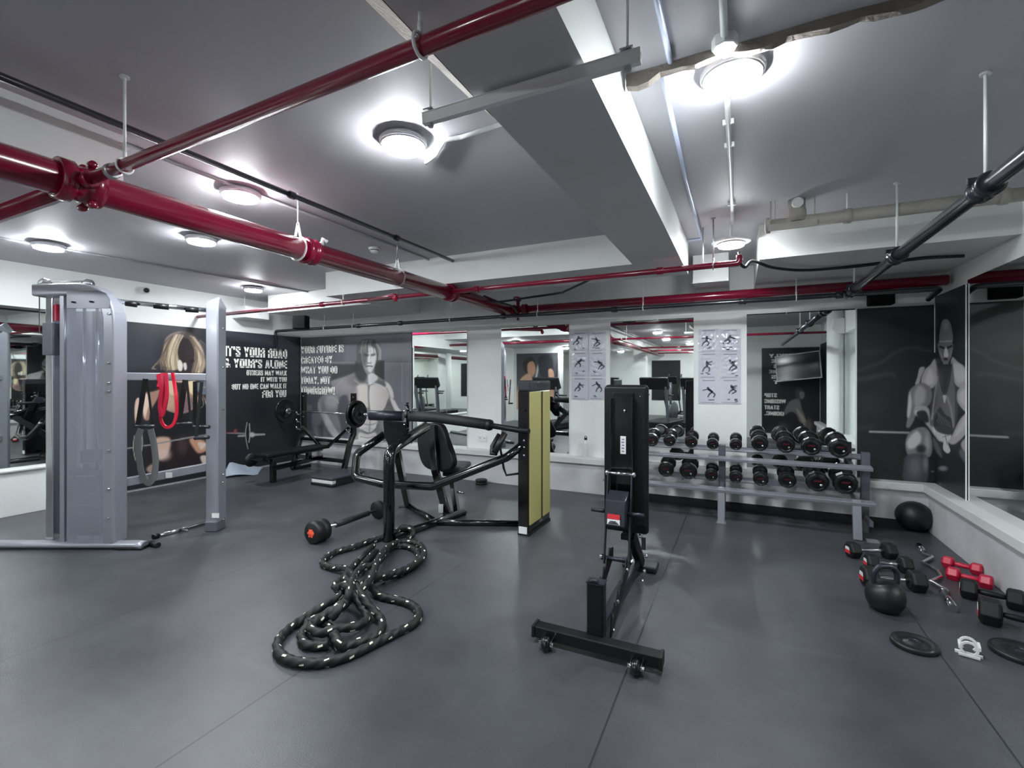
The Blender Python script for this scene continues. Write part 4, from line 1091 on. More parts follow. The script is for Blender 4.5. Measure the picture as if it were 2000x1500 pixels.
# cctv camera, smoke detector, duct unit
c = onX(287, 567, -7.12)
t = thing('dome_camera', 'small white security camera high on the left wall', 'camera', (-7.2, c.y, c.z))
MB().lathe([(.05, -.08), (.05, -.02), (.0, -.02)], (-7.12, c.y, c.z), 'X').build('housing', 'white_plastic', t)
MB().lathe([(0, .018), (.02, .014), (.032, 0), (.034, -.02)], (-7.12, c.y, c.z), 'X').build('lens', 'black_gloss', t)
p = lz(731, 490, 1.25)
t = thing('smoke_detector', 'round white smoke detector on the ceiling, right of the thick red pipe', 'smoke detector', (p.x, p.y, ZC))
MB().lathe([(.0, ZC - .05), (.03, ZC - .048), (.042, ZC - .03), (.042, ZC - .018), (.055, ZC - .014), (.055, ZC)], (p.x, p.y, 0)).build('housing', 'white_plastic', t)
MB().lathe([(.043, ZC - .03), (.043, ZC - .022)], (p.x, p.y, 0)).build('vent_ring', 'ink', t)
yd = 4.72
xa = onY(396, 590, yd).x; xb = onY(480, 590, yd).x
t = thing('duct_unit', 'white ventilation box with a louvred end, high in the far left corner', 'ventilation unit', ((xa + xb) / 2, yd, 2.3))
MB().bb((xa, yd, 2.44), (xb, yd + .4, 2.62)).build('casing', 'white_steel', t, bevel=.006)
MB().bb((xa + .34, yd - .01, 2.42), (xa + .37, yd + .41, 2.64)).bb((xa + .52, yd - .01, 2.42), (xa + .55, yd + .41, 2.64)).build('joint_band', 'white_steel', t)
b = MB()
for k in range(7): b.box((xa - .012, yd + .2, 2.455 + .025 * k), (.004, .36, .016), (0, .6, 0))
b.bb((xa - .025, yd, 2.44), (xa - .002, yd + .02, 2.62)).bb((xa - .025, yd + .38, 2.44), (xa - .002, yd + .4, 2.62))
b.build('louvre', 'grey_conduit', t)
MB().cyl((xa + .15, yd + .05, 2.62), (xa + .15, yd + .05, ZC), .006, 8).cyl((xb - .1, yd + .05, 2.62), (xb - .1, yd + .05, ZC), .006, 8).build('hanger_rod', 'white_steel', t)
# wall socket
c = onY(942, 857, 5.99)
t = thing('wall_socket', 'white double wall socket on the far wall beside the press machine', 'socket', (c.x, 6.0, c.z))
MB().box((c.x, 5.994, c.z), (.15, .012, .085)).build('plate', 'white_plastic', t, bevel=.003)
MB().box((c.x - .035, 5.987, c.z + .01), (.02, .004, .01)).box((c.x + .035, 5.987, c.z + .01), (.02, .004, .01)).build('switch', 'ink_grey', t)
# reflected side only: air conditioner and television
t = thing('air_conditioner', 'white split air conditioner high on the right wall, seen in the mirror', 'air conditioner', (1.74, 1.0, 2.32))
MB().prism([(1.745, .62, 2.32), (1.6, .62, 2.32), (1.53, .62, 2.42), (1.56, .62, 2.6), (1.745, .62, 2.6)], (0, .95, 0)).build('casing', 'white_plastic', t, bevel=.01)
MB().box((1.565, 1.1, 2.365), (.01, .85, .05), (0, .6, 0)).build('vent_flap', 'ink_grey', t)
t = thing('television', 'black flat television tilted on a wall arm, seen in the mirror', 'television', (1.28, -.6, 1.75))
R = Euler((.08, math.radians(-6), .5)).to_matrix()
MB().box((1.22, -.72, 1.76), (.98, .035, .62), R).build('bezel', 'tv_edge', t, bevel=.005)
MB().box(Vector((1.22, -.72, 1.76)) + R @ Vector((0, .019, 0)), (.94, .006, .58), R).build('display', 'screen', t)
MB().bar((1.3, -1.268, 1.8), (1.24, -.76, 1.78), .05, .03).build('wall_arm', 'black_satin', t)
for y, lb in ((-2.4, 'nearest the photographer'), (-4.1, 'in the middle'), (-5.8, 'farthest away')):
    pipe('sprinkler_pipe', [(XM + .09, y, ZM), (-.2, y, ZM)], .025, 'red_pipe', 'thin red branch pipe in the rear room, ' + lb)

# ================================================================ cable machine (left)
def V(*a): return Vector(a)
RT = V(CS, SN, 0); FW = V(-SN, CS, 0)          # the machine stands square to these two floor directions
def bolt(b, p, r=.011): 
    for a0 in (1,):
        b.lathe([(0, -r * .7), (r * .8, -r * .6), (r, 0), (r * .8, r * .6), (0, r * .7)], p, 'Z', 10)
TZ = 4.13
RM = Matrix((RT, FW, (0, 0, 1))).transposed()
base = Q(190, 1070, TZ); base.z = 0
t = thing('cable_machine', 'tall silver cable machine with frosted weight tower and crossbars, by the left wall', 'gym machine', base)
def W(px, py, z=TZ): return Q(px, py, z)
def at_h(px, Z, z=TZ): p = Q(px, 738, z); p.z = Z; return p
MB().tube([at_h(-330, .034), at_h(270, .034), at_h(284, .026)], .055, 18, ry=.032).build('base_rail', 'silver_paint', t)
MB().tube([at_h(236, .012), at_h(287, .012)], .06, 14, ry=.012).build('rubber_foot', 'black_satin', t)
arch = fillet([at_h(225, .05, 4.16), W(225, 566, 4.16), W(78, 569, 4.16)], .3, 12)
MB().tube(arch, .075, ry=.052, square=True, up=RT).build('tower_frame', 'silver_paint', t, bevel=.012)
MB().tube([at_h(133, .05, 4.16), W(133, 580, 4.16)], .06, ry=.02, square=True, up=RT).build('tower_side', 'silver_paint', t, bevel=.006)
c = (W(131, 600, 4.09) + W(213, 600, 4.09)) / 2
hh = W(131, 600, 4.09).z
MB().box((c.x, c.y, (hh + .06) / 2), ((213 - 131) / 915 * 4.09, .006, hh - .06), RM).build('shroud', 'frosted_shroud', t)
bk = (W(131, 600, 4.34) + W(218, 600, 4.34)) / 2
MB().box((bk.x, bk.y, (hh + .06) / 2), (.41, .008, hh - .06), RM).build('rear_cover', 'silver_paint', t)
MB().prism([W(130, 602, 4.08), W(213, 602, 4.08), W(213, 584, 4.08), W(206, 572, 4.08), W(190, 567, 4.08), W(130, 570, 4.08)], FW * .012).build('top_plate', 'silver_dark', t)
b = MB()
for px, py in ((142, 590), (177, 589)): bolt(b, W(px, py, 4.07), .012)
b.build('plate_bolt', 'black_gloss', t)
cx = (W(135, 1000, 4.2) + W(207, 1000, 4.2)) / 2
for k in range(14):
    MB().box((cx.x, cx.y, .12 + .036 * k), (.31, .12, .033), RM).build('weight_plate', 'stack_dark', t)
MB().box((cx.x, cx.y, .66), (.30, .11, .05), RM).box(W(181, 890, 4.2), (.13, .1, .11), RM).build('selector_head', 'steel_dark', t)
MB().cyl(W(165, 920, 4.2), W(165, 575, 4.2), .012).cyl(W(190, 930, 4.2), W(190, 575, 4.2), .012).bb(W(168, 928, 4.22), W(176, 906, 4.18)).bb(W(187, 928, 4.22), W(194, 906, 4.18)).build('guide_rod', 'chrome', t)
MB().cyl(at_h(172, .06, 4.2), at_h(172, .11, 4.2), .03).cyl(at_h(192, .06, 4.2), at_h(192, .11, 4.2), .03).build('buffer', 'white_plastic', t)
MB().tube([at_h(103, .05, 4.2), W(103, 575, 4.2)], .035, ry=.035, square=True, up=RT).build('guide_column', 'chrome', t, bevel=.006)
MB().tube([W(104, 694, 4.18), W(104, 632, 4.18)], .055, ry=.052, square=True, up=RT).tube([W(119, 660, 4.2), W(119, 634, 4.2)], .03, ry=.04, square=True, up=RT).build('carriage', 'silver_dark', t, bevel=.008)
MB().bb(W(110, 626, 4.15), W(116, 596, 4.2)).build('carriage_pin', 'hot_red', t)
for px, py, r in ((88, 556, .055), (172, 556, .05)):
    p = W(px, py, 4.16)
    bb_ = MB().lathe([(0, -.02), (r * .9, -.02), (r, -.014), (r * .82, 0), (r, .014), (r * .9, .02), (0, .02)], (0, 0, 0), 'Y', 24)
    bb_.v = [RM @ v + p for v in bb_.v]
    bb_.build('pulley', 'chrome', t)
MB().prism([W(74, 560, 4.12), W(84, 548, 4.12), W(96, 551, 4.12), W(118, 563, 4.12), W(116, 572, 4.12), W(90, 570, 4.12)], FW * .008).build('pulley_bracket', 'chrome', t)
MB().tube([W(77, 556, 4.16), W(77, 648, 4.16), W(92, 658, 4.16)], .004, 8).tube([W(90, 551, 4.16), W(170, 549, 4.16)], .003, 8).build('cable', 'black_cable', t)
b = MB()
for py in (613, 709, 748, 764, 955, 1012, 880):
    bolt(b, W(212, py, 4.08), .013)
b.build('frame_bolt', 'chrome', t)
# right post with its cap and foot
PZ = 4.66
MB().tube(fillet([at_h(422, .05, PZ), W(422, 600, PZ), W(424, 596, PZ + .06)], .05, 5), .07, ry=.062, square=True, up=RT).build('end_post', 'silver_paint', t, bevel=.018, seg=3)
MB().tube([at_h(420.5, .002, PZ - .03), at_h(420.5, .1, PZ - .03)], .075, ry=.062, square=True, up=RT).build('post_foot', 'silver_dark', t, bevel=.01)
MB().box(W(421, 1007, PZ - .08), (.07, .006, .045), RM).build('post_label', 'label_white', t)
b = MB()
for py in (640, 716, 798, 925, 940, 962, 1012): bolt(b, W(407.5, py, PZ - .05), .012); bolt(b, W(436, py + 2, PZ - .03), .011)
b.build('post_bolt', 'chrome', t)
MB().bar(W(232, 735, 4.24), W(414, 737, PZ), .05, .072).build('upper_crossbar', 'silver_paint', t, bevel=.01)
MB().bar(W(232, 944, 4.24), W(414, 910, PZ), .05, .078).build('lower_crossbar', 'silver_paint', t, bevel=.01)
MB().box(W(330, 928, 4.4), (.06, .004, .05), RM).build('crossbar_label', 'label_white', t)
MB().tube([W(228, 588, 4.2), W(414, 607, PZ)], .021, 14).build('pull_up_bar', 'chrome', t)
MB().tube([W(245, 592, 4.24), W(268, 595, 4.28)], .026, 12).tube([W(300, 597, 4.36), W(330, 600, 4.42)], .026, 12).tube([W(362, 604, 4.52), W(388, 606, 4.58)], .026, 12).build('bar_grip', 'black_satin', t)
# what hangs from the crossbar
def strap(pts, w, m, label, cat='band', name='resistance_band', th=.003, group=None):
    o = MB().tube(spline(pts, 6), w / 2, ry=th, square=True, up=FW).build(name, m); tag(o, label, cat, group); return o
Z1 = 4.37
strap([W(321, 728, Z1 - .0), W(320, 760, Z1), W(315, 795, Z1), W(314, 818, Z1), W(321, 832, Z1), W(331, 834, Z1), W(340, 826, Z1), W(345, 805, Z1), W(344, 775, Z1), W(340, 745, Z1 + .02), W(337, 728, Z1 + .02)], .028, 'band_red', 'long red looped resistance band hanging over the upper crossbar', th=.006)
strap([W(324, 729, Z1 - .03), W(326, 770, Z1 - .03), W(321, 800, Z1 - .03), W(316, 812, Z1 - .03), W(312, 790, Z1 - .03), W(317, 750, Z1 - .03), W(316, 729, Z1 - .02)], .03, 'hot_red', 'red resistance band in front of the longer red one on the upper crossbar', th=.007)
strap([W(312, 730, Z1 - .02), W(313, 748, Z1 - .03), W(309, 757, Z1 - .03), W(311, 748, Z1 - .02), W(308, 733, Z1 - .02)], .04, 'hot_red', 'short bunched red band end at the crossbar, left of the red loops', th=.008)
strap([W(275, 838, 4.29), W(269, 860, 4.29), W(272, 895, 4.29), W(277, 925, 4.29), W(289, 943, 4.29), W(300, 932, 4.29), W(304, 905, 4.29), W(301, 870, 4.29), W(294, 838, 4.29)], .058, 'band_grey', 'wide grey looped band hanging below the strap handle at the left', th=.003)
def handle_strap(a, b1, b2, z, label, wide=.03, tri=True):
    tt = thing('strap_handle', label, 'cable handle', W(*a, z))
    bm = MB().tube([W(*a, z), W(b1[0] + 3, b1[1], z)], wide / 2, ry=.003, square=True, up=FW)
    if tri: bm.tube([W(a[0] + 3, a[1], z), W(b2[0] - 4, b2[1], z)], .01, ry=.003, square=True, up=FW)
    bm.build('strap', 'black_matt', tt)
    MB().tube([W(*b1, z), W(*b2, z)], .017, 12).build('grip', 'steel_dark', tt)
handle_strap((284, 740), (266, 833), (303, 833), 4.31, 'black strap handle hanging widest and farthest left on the upper crossbar', .045)
handle_strap((362, 742), (346, 829), (377, 827), 4.43, 'black strap handle hanging right of the red bands', .05)
handle_strap((381, 745), (378, 834), (409, 834), 4.50, 'black strap handle close to the right post, the upper of the two there', .04, False)
handle_strap((394, 746), (380, 856), (408, 854), 4.4, 'black strap handle close to the right post, the lower of the two there', .03, False)
tt = thing('carabiner', 'silver carabiner clip hanging by the right post of the cable machine', 'clip', W(392, 775, 4.46))
MB().tube(spline([W(391, 774, 4.44), W(388, 786, 4.44), W(389, 794, 4.44), W(393, 796, 4.44), W(397, 791, 4.44), W(396, 781, 4.44)], 5, True) + [W(391, 774, 4.44)], .005, 8).build('hook', 'chrome', tt)
MB().tube([W(392, 745, 4.46), W(392, 776, 4.45)], .006, 8).build('cord', 'black_cable', tt)
# bars lying at the machine's feet
tt = thing('cable_bar', 'straight chrome pull bar lying on the floor in front of the right post', 'bar', fl(350, 1034))
MB().tube([fl(306, 1047, .02), fl(404, 1020, .02)], .015, 14).tube([fl(352, 1035, .045), fl(352, 1034, .02), fl(368, 1036, .015)], .01, 8).build('shaft', 'chrome', tt)
MB().tube([fl(299, 1049, .022), fl(309, 1046, .022)], .024, 14).build('end_cap', 'black_satin', tt)
tt = thing('cable_bar', 'short dark bar lying at the foot of the weight tower', 'bar', fl(270, 1062))
MB().tube([fl(238, 1058, .025), fl(290, 1060, .025), fl(306, 1064, .02)], .018, 12).build('shaft', 'black_satin', tt)
MB().tube([fl(296, 1061, .024), fl(309, 1065, .022)], .024, 12).build('end_cap', 'rubber', tt)

# ================================================================ bench press in the far left corner
t = thing('bench_press', 'black flat bench press with two uprights in the far left corner', 'weight bench', (-5.95, 5.0, 0))
for x in (-6.52, -5.42):
    MB().tube([(x, 5.28, .03), (x, 5.42, .48), (x, 5.5, .62), (x, 5.5, 1.26)], .035, ry=.035, square=True, up=(0, 1, 0)).build('upright', 'black_gloss', t, bevel=.006)
    MB().bar((x, 5.27, .03), (x, 5.62, .03), .07, .06).build('foot_rail', 'black_gloss', t, bevel=.006)
    b = MB()
    for z in (1.2, .86): bolt(b, (x + .03, 5.46, z), .014)
    b.build('bolt', 'chrome', t)
for x in (-6.52, -5.42):
    b = MB()
    for z in (.9, .78, .66):
        b.tube([(x, 5.45, z), (x, 5.37, z + .0), (x, 5.35, z + .05)], .012, 8)
    b.build('bar_catch', 'chrome', t)
MB().bar((-6.52, 5.44, .5), (-5.42, 5.44, .5), .06, .05).build('cross_tube', 'black_gloss', t)
MB().bar((-6.5, 5.36, .22), (-5.44, 5.36, .22), .06, .06).build('lower_cross_tube', 'black_gloss', t)
MB().bar((-6.5, 5.42, .72), (-6.05, 5.4, .42), .045, .045).build('brace', 'black_gloss', t)
MB().bar((-5.44, 5.42, .72), (-5.85, 5.4, .42), .045, .045).build('brace', 'black_gloss', t)
MB().bar((-6.0, 4.5, .2), (-6.0, 5.4, .24), .06, .06).build('spine', 'black_gloss', t)
MB().bar((-6.02, 4.55, 0), (-6.02, 4.55, .36), .07, .07, up=(0, 1, 0)).build('leg', 'black_gloss', t)
MB().bar((-6.0, 5.15, .2), (-6.0, 5.15, .37), .07, .07, up=(0, 1, 0)).build('leg', 'black_gloss', t)
MB().bar((-6.0, 4.4, .365), (-6.0, 5.4, .365), .06, .04).build('pad_rail', 'black_gloss', t)
MB().bb((-6.13, 4.32, .385), (-5.83, 5.42, .44)).build('seat_pad', 'vinyl', t, bevel=.02, seg=3)
MB().lathe([(0, -.03), (.09, -.03), (.1, 0), (.09, .03), (0, .03)], (-6.32, 4.42, .32), 'X').cyl((-6.29, 4.42, .32), (-6.0, 4.45, .32), .015).build('leg_roller', 'rubber', t)

def plate_lathe(b, c, R, th, ax):
    """iron weight plate: rim, dished web, hub"""
    h = th / 2
    b.lathe([(.026, h), (R * .3, h), (R * .34, h * .5), (R * .8, h * .5), (R * .86, h), (R * .97, h), (R, h * .7), (R, -h * .7), (R * .97, -h), (R * .86, -h), (R * .8, -h * .5), (R * .34, -h * .5), (R * .3, -h), (.026, -h)], c, ax, 36)
t = thing('barbell', 'loaded chrome barbell resting on the bench press uprights', 'barbell', (-6.05, 5.42, .93))
MB().cyl((-7.05, 5.41, .945), (-5.02, 5.41, .945), .0125).build('bar', 'chrome', t)
MB().cyl((-5.02, 5.41, .945), (-5.2, 5.41, .945), .024).cyl((-7.05, 5.41, .945), (-6.9, 5.41, .945), .018).build('sleeve', 'chrome', t)
b = MB(); plate_lathe(b, (-6.84, 5.41, .945), .205, .035, 'X'); b.build('plate', 'rubber_gloss', t)
b = MB(); plate_lathe(b, (-5.27, 5.41, .945), .21, .04, 'X'); plate_lathe(b, (-5.22, 5.41, .945), .15, .03, 'X'); b.build('plate', 'rubber_gloss', t)
MB().lathe([(.03, -.02), (.045, -.02), (.045, .02), (.03, .02)], (-6.79, 5.41, .945), 'X').build('collar', 'chrome', t)

# aerobic step, folded mat, small plates
t = thing('aerobic_step', 'dark aerobic step platform with a white band, on the floor before the bench press', 'step platform', (-5.2, 4.95, 0))
MB().bb((-5.42, 4.68, .085), (-5.0, 5.3, .125)).build('deck', 'vinyl_grey', t, bevel=.018, seg=3)
MB().bb((-5.41, 4.69, .035), (-5.01, 5.29, .085)).build('band', 'label_white', t, bevel=.01)
MB().bb((-5.42, 4.68, .0), (-5.0, 5.3, .036)).build('riser', 'rubber', t, bevel=.01)
MB().bb((-5.005, 4.75, .03), (-4.998, 5.25, .09)).build('side_panel', 'rubber', t)
g = MB(); A_, B_, C_, D_ = fl(434, 934), fl(503, 928), onX(514, 914, -7.1), onX(448, 906, -7.1); nn = 14; vs = []
for j in range(nn + 1):
    for i in range(nn + 1):
        u = i / nn; v = j / nn
        p = (A_ * (1 - u) + B_ * u) * (1 - v) + (D_ * (1 - u) + C_ * u) * v
        p.z = max(p.z, 0) + .012 + .05 * max(0, math.sin(u * 3.6 + v * 2.0)) * (1 - abs(2 * v - 1) * .5) * (1 if u > .05 else .3); vs.append(p)
top = [(j * (nn + 1) + i, j * (nn + 1) + i + 1, (j + 1) * (nn + 1) + i + 1, (j + 1) * (nn + 1) + i) for j in range(nn) for i in range(nn)]
o = g.add(vs, top, True).build('exercise_mat', 'mat_blue'); tag(o, 'pale blue-grey exercise mat crumpled on the floor by the left wall', 'mat')
so = o.modifiers.new('thick', 'SOLIDIFY'); so.thickness = .01; so.offset = -1
p = fl(940, 945)
t = thing('weight_plate_pair', 'two small black plates stacked on the floor under the far sill', 'weight plate', p)
for k in range(2):
    b = MB(); b.lathe([(.0, .012 + .034 * k - .012), (.078, .0 + .034 * k), (.084, .006 + .034 * k), (.084, .026 + .034 * k), (.078, .032 + .034 * k), (.02, .032 + .034 * k), (0, .03 + .034 * k)], p, 'Z', 28); b.build('plate', 'rubber', t)

# ================================================================ shoulder press machine
t = thing('press_machine', 'black tubular press machine with a gold-sided weight tower in mid-room', 'gym machine', (-2.6, 4.0, 0))
def J(px, py, z): return Q(px, py, z)
top = J(766, 884, 4.32)
MB().tube(fillet([J(759.5, 1056, 4.3), J(760, 884, 4.3), J(776, 870, 4.5), J(832, 833, 4.92)], .12, 8), .052, 20).build('main_post', 'black_gloss', t)
MB().tube([J(774, 876, 4.5), J(797, 988, 5.46)], .045, ry=.03, square=True, up=RT).build('rear_leg', 'black_gloss', t, bevel=.006)
MB().box(J(790, 989, 5.45) , (.12, .08, .01), RM).build('floor_plate', 'steel_dark', t)
z0 = .035
def hz(px, py, r=.03): return fl(px, py, r)
MB().tube([hz(768, 1050), hz(905, 1000)], .038, 16).build('spine_tube', 'black_gloss', t)
MB().tube([hz(797, 985), hz(850, 1019)], .033, 16).build('floor_tube', 'black_gloss', t)
MB().tube([hz(846, 1020), hz(1016, 1022)], .03, 16).build('floor_tube', 'black_gloss', t)
bow = fillet([J(752, 848, 4.95), J(697, 886, 4.9), J(693, 932, 4.75), J(748, 945, 4.62), J(845, 950, 4.5), J(990, 893, 4.46), J(1024, 866, 4.5)], .09, 8)
MB().tube(bow, .041, 20).build('handle_bow', 'black_gloss', t)
# pivot housing and long lever
MB().prism([J(748, 822, 4.72), J(792, 826, 4.72), J(796, 850, 4.72), J(775, 880, 4.62), J(762, 880, 4.62), J(750, 850, 4.7)], FW * .07).build('pivot_plate', 'speaker_black', t, bevel=.008)
MB().tube([J(722, 811, 4.86), J(788, 813, 4.84)], .052, 20).build('lever_sleeve', 'steel_dark', t)
MB().tube([J(800, 813, 4.8), J(850, 815, 4.76), J(900, 822, 4.72), J(958, 830, 4.66)], .053, 20).build('lever_arm', 'foam_grip', t)
MB().tube([J(952, 830, 4.66), J(1020, 841, 4.42), J(1033, 842, 4.38)], .028, 14).build('lever_bar', 'black_satin', t)
MB().lathe([(.0, -.035), (.05, -.03), (.058, 0), (.05, .03), (0, .035)], J(955, 830, 4.66), 'X').build('stop_ring', 'rubber', t)
b = MB()
for py in (790, 800, 813, 828, 838): b.lathe([(0, -.014), (.017, -.01), (.02, 0), (.017, .01), (0, .014)], J(793 + (py % 3) * 2, py, 4.76), 'X', 12)
b.tube([J(796, 786, 4.78), J(796, 842, 4.78)], .016, 10).build('pivot_bolt', 'black_gloss', t)
b = MB()
for py in (803, 829): b.lathe([(0, -.01), (.012, -.007), (.014, 0), (.012, .007), (0, .01)], J(790, py, 4.72), 'Z', 10)
b.build('pivot_nut', 'chrome', t)
# hanging rubber grips
MB().tube([J(986, 846, 4.42), J(966, 884, 4.36)], .03, 14).tube([J(975, 848, 4.44), J(961, 872, 4.4), J(960, 886, 4.38), J(970, 886, 4.36)], .02, 12).build('hand_grip', 'rubber', t)
MB().tube([J(975, 852, 4.45), J(978, 880, 4.44), J(984, 915, 4.46), J(989, 928, 4.46), J(1012, 925, 4.48)], .011, 10).build('link_rod', 'black_satin', t)
# back pad: shield shaped, leaning
def PP(px, py, dy=0):
    p = onY(px, py, 4.42); k = (p.z - 1.0) * -.14
    return onY(px, py, 4.42 - k + dy)
ol = [(824, 829), (836, 826), (852, 827), (862, 834), (872, 862), (881, 888), (884, 904), (880, 915), (868, 920), (845, 919), (829, 912), (820, 897), (815, 872), (815, 846)]
ol = [(p.x, p.y) for p in spline([(a, b_, 0) for a, b_ in ol], 3, True)]
MB().prism([PP(*q) for q in ol], (0.02, .075, 0)).build('back_pad', 'vinyl', t, bevel=.014, seg=3)
MB().tube([PP(843, 830, -.03), PP(850, 918, -.03), J(873, 1003, 5.13)], .045, ry=.022, square=True, up=(0, 1, 0)).build('pad_support', 'black_gloss', t, bevel=.005)
MB().box(J(861, 993, 5.07), (.05, .01, .09), RM).build('support_label', 'label_white', t)
sc_ = J(890, 918, 5.5)
MB().box((sc_.x, sc_.y, .46), (.28, .34, .07), (0.06, 0, .2)).build('seat_pad', 'vinyl_grey', t, bevel=.03, seg=3)
MB().box((sc_.x, sc_.y, .40), (.22, .28, .05), (0.06, 0, .2)).build('seat_base', 'black_satin', t, bevel=.01)
MB().bar(J(884, 945, 5.45), J(893, 1003, 5.2), .08, .05, up=(1, 0, 0)).build('seat_post', 'black_gloss', t)
MB().cyl(J(893, 961, 5.3), J(907, 963, 5.25), .012).build('adjust_pin', 'chrome', t)
MB().box(fl(893, 1002, .01), (.2, .1, .02), RM).build('floor_plate', 'black_satin', t)
# weight tower
x0, x1, y0, y1, zt = -1.905, -1.79, 4.05, 4.6, 1.475
MB().bb((x0, y0, .03), (x1 - .004, y1, zt - .1)).build('tower_frame', 'black_gloss', t, bevel=.01)
MB().bb((x1 - .006, y0 + .02, .1), (x1 + .006, y0 + .295, zt - .11)).build('gold_cover', 'gold_panel', t, bevel=.003, label='gold side panel, the wider one')
MB().bb((x1 - .006, y0 + .35, .1), (x1 + .006, y1 - .01, zt - .11)).build('gold_cover', 'gold_panel', t, bevel=.003, label='gold side panel, the narrower one')
MB().bb((x0 - .004, y0 - .004, zt - .105), (x1 + .008, y1 + .004, zt)).build('tower_cap', 'cap_grey', t, bevel=.02, seg=3)
MB().bb((x1 + .009, y0 + .2, zt - .065), (x1 + .011, y0 + .42, zt - .04)).build('cap_badge', 'steel_dark', t)
MB().bb((x0, y0 - .002, 0), (x1 + .004, y1, .03)).build('tower_foot', 'rubber', t)
MB().bb((x0 + .012, y0 - .006, .02), (x1 - .018, y0, .085)).build('foot_label', 'label_white', t)
b = MB()
for px, py in ((1026, 861), (1026, 890), (1000, 872)): b.lathe([(0, -.006), (.012, -.004), (.012, .004), (0, .006)], (x1 - .05, y0 - .002, onY(px, py, y0).z), 'Y', 10)
b.build('tower_bolt', 'chrome', t)
MB().tube([(x1 - .05, y0 + .0, 1.19), (x1 - .05, y0 - .05, 1.19)], .008, 8).build('cable_stub', 'black_cable', t)

# ================================================================ adjustable bench, upright
t = thing('adjustable_bench', 'black adjustable bench with its backrest upright, front centre right', 'weight bench', (-.71, 3.1, 0))
XC = -.71
MB().bb((-1.05, 2.445, .028), (-.36, 2.52, .092)).build('front_foot', 'black_satin', t, bevel=.006)
MB().bb((-1.062, 2.436, .03), (-1.045, 2.524, .097)).build('end_cap', 'black_matt', t, bevel=.004)
MB().bb((-.365, 2.436, .03), (-.348, 2.524, .097)).build('end_cap', 'black_matt', t, bevel=.004)
for x in (-.955, -.47):
    MB().lathe([(.0, -.024), (.022, -.024), (.036, -.016), (.038, 0), (.036, .016), (.022, .024), (0, .024)], (x, 2.4, .038), 'X', 20).build('roller', 'rubber_gloss', t)
    MB().cyl((x - .042, 2.4, .04), (x + .042, 2.4, .04), .014, 12).bb((x - .03, 2.4, .035), (x - .026, 2.46, .06)).bb((x + .026, 2.4, .035), (x + .03, 2.46, .06)).build('roller_axle', 'chrome', t)
MB().tube([(XC, 2.53, .03), (XC, 2.53, .375)], .035, ry=.047, square=True, up=(1, 0, 0)).build('front_post', 'black_satin', t, bevel=.005)
MB().tube([(XC - .035, 2.5, .378), (XC - .01, 2.5, .392), (XC + .02, 2.5, .385)], .01, 10).build('post_grip', 'steel_dark', t)
MB().box((XC, 2.53, .377), (.1, .075, .006)).build('post_cap', 'steel_dark', t)
b = MB()
for x in (XC - .062, XC + .062):
    # notched ladder plate, seen as saw teeth along its top edge
    P0 = []; m = 7
    low = [(2.58, .05), (3.12, .28)]
    for k in range(m):
        y = 2.6 + .075 * k; z = .13 + .035 * k
        P0 += [(x, y, z + .045), (x, y + .018, z + .012), (x, y + .05, z + .028)]
    P0 += [(x, 3.14, .36), (x, 3.14, .29), (x, 2.58, .05)]
    b.prism(P0, (.007, 0, 0))
b.build('ladder_plate', 'black_satin', t)
MB().bar((XC, 2.55, .08), (XC, 3.72, .1), .06, .06).build('spine_tube', 'steel_dark', t)
MB().cyl((XC - .1, 3.0, .335), (XC + .1, 3.0, .335), .014, 14).build('pivot_axle', 'steel_dark', t)
b = MB()
for x in (XC - .1, XC + .1): b.lathe([(0, -.016), (.018, -.012), (.021, 0), (.018, .012), (0, .016)], (x, 3.0, .335), 'X', 14)
for x, y, z in ((XC - .075, 2.72, .2), (XC + .075, 2.72, .2), (XC + .08, 2.95, .3), (XC + .078, 2.6, .09)): b.lathe([(0, -.008), (.01, -.006), (.012, 0), (.01, .006), (0, .008)], (x, y, z), 'X', 12)
b.build('pivot_nut', 'chrome', t)
for x in (XC - .078, XC + .078): MB().bar((x, 2.985, .3), (x, 3.1, .86), .008, .032, up=(0, 1, 0)).build('support_link', 'steel_dark', t)
MB().cyl((XC - .088, 3.105, .865), (XC + .088, 3.105, .865), .011, 12).build('link_rod', 'chrome', t)
b = MB()
for x in (XC - .088, XC + .088): b.lathe([(0, -.014), (.016, -.01), (.02, 0), (.016, .01), (0, .014)], (x, 3.105, .865), 'X', 14)
b.build('link_nut', 'chrome', t)
_b = MB().prism([(XC - .065, 3.08, .76), (XC - .065, 2.97, .72), (XC - .065, 2.94, .56), (XC - .065, 3.08, .54)], (.13, 0, 0)); sb_ = _b.build('seat_bracket', 'steel_dark', t, bevel=.006)
MB().prism([(XC - .045, 2.942, .607), (XC + .035, 2.942, .607), (XC + .035, 2.946, .637), (XC - .045, 2.946, .637)], (0, -.004, 0)).build('warning_label', 'label_red', sb_, label='red band of the warning sticker')
MB().prism([(XC - .045, 2.937, .575), (XC + .035, 2.937, .575), (XC + .035, 2.942, .606), (XC - .045, 2.942, .606)], (0, -.004, 0)).build('warning_label', 'label_white', sb_, label='white band of the warning sticker')
MB().cyl((XC - .17, 3.02, .63), (XC - .06, 3.02, .63), .013).cyl((XC + .06, 3.02, .63), (XC + .17, 3.02, .63), .013).build('foot_peg', 'steel_dark', t)
b = MB()
for k in range(3): b.bb((XC - .038 + .006 * k, 2.930, .58 + .007 * k), (XC + .028 - .008 * k, 2.9335, .584 + .007 * k))
b.build('label_print', 'ink', sb_)
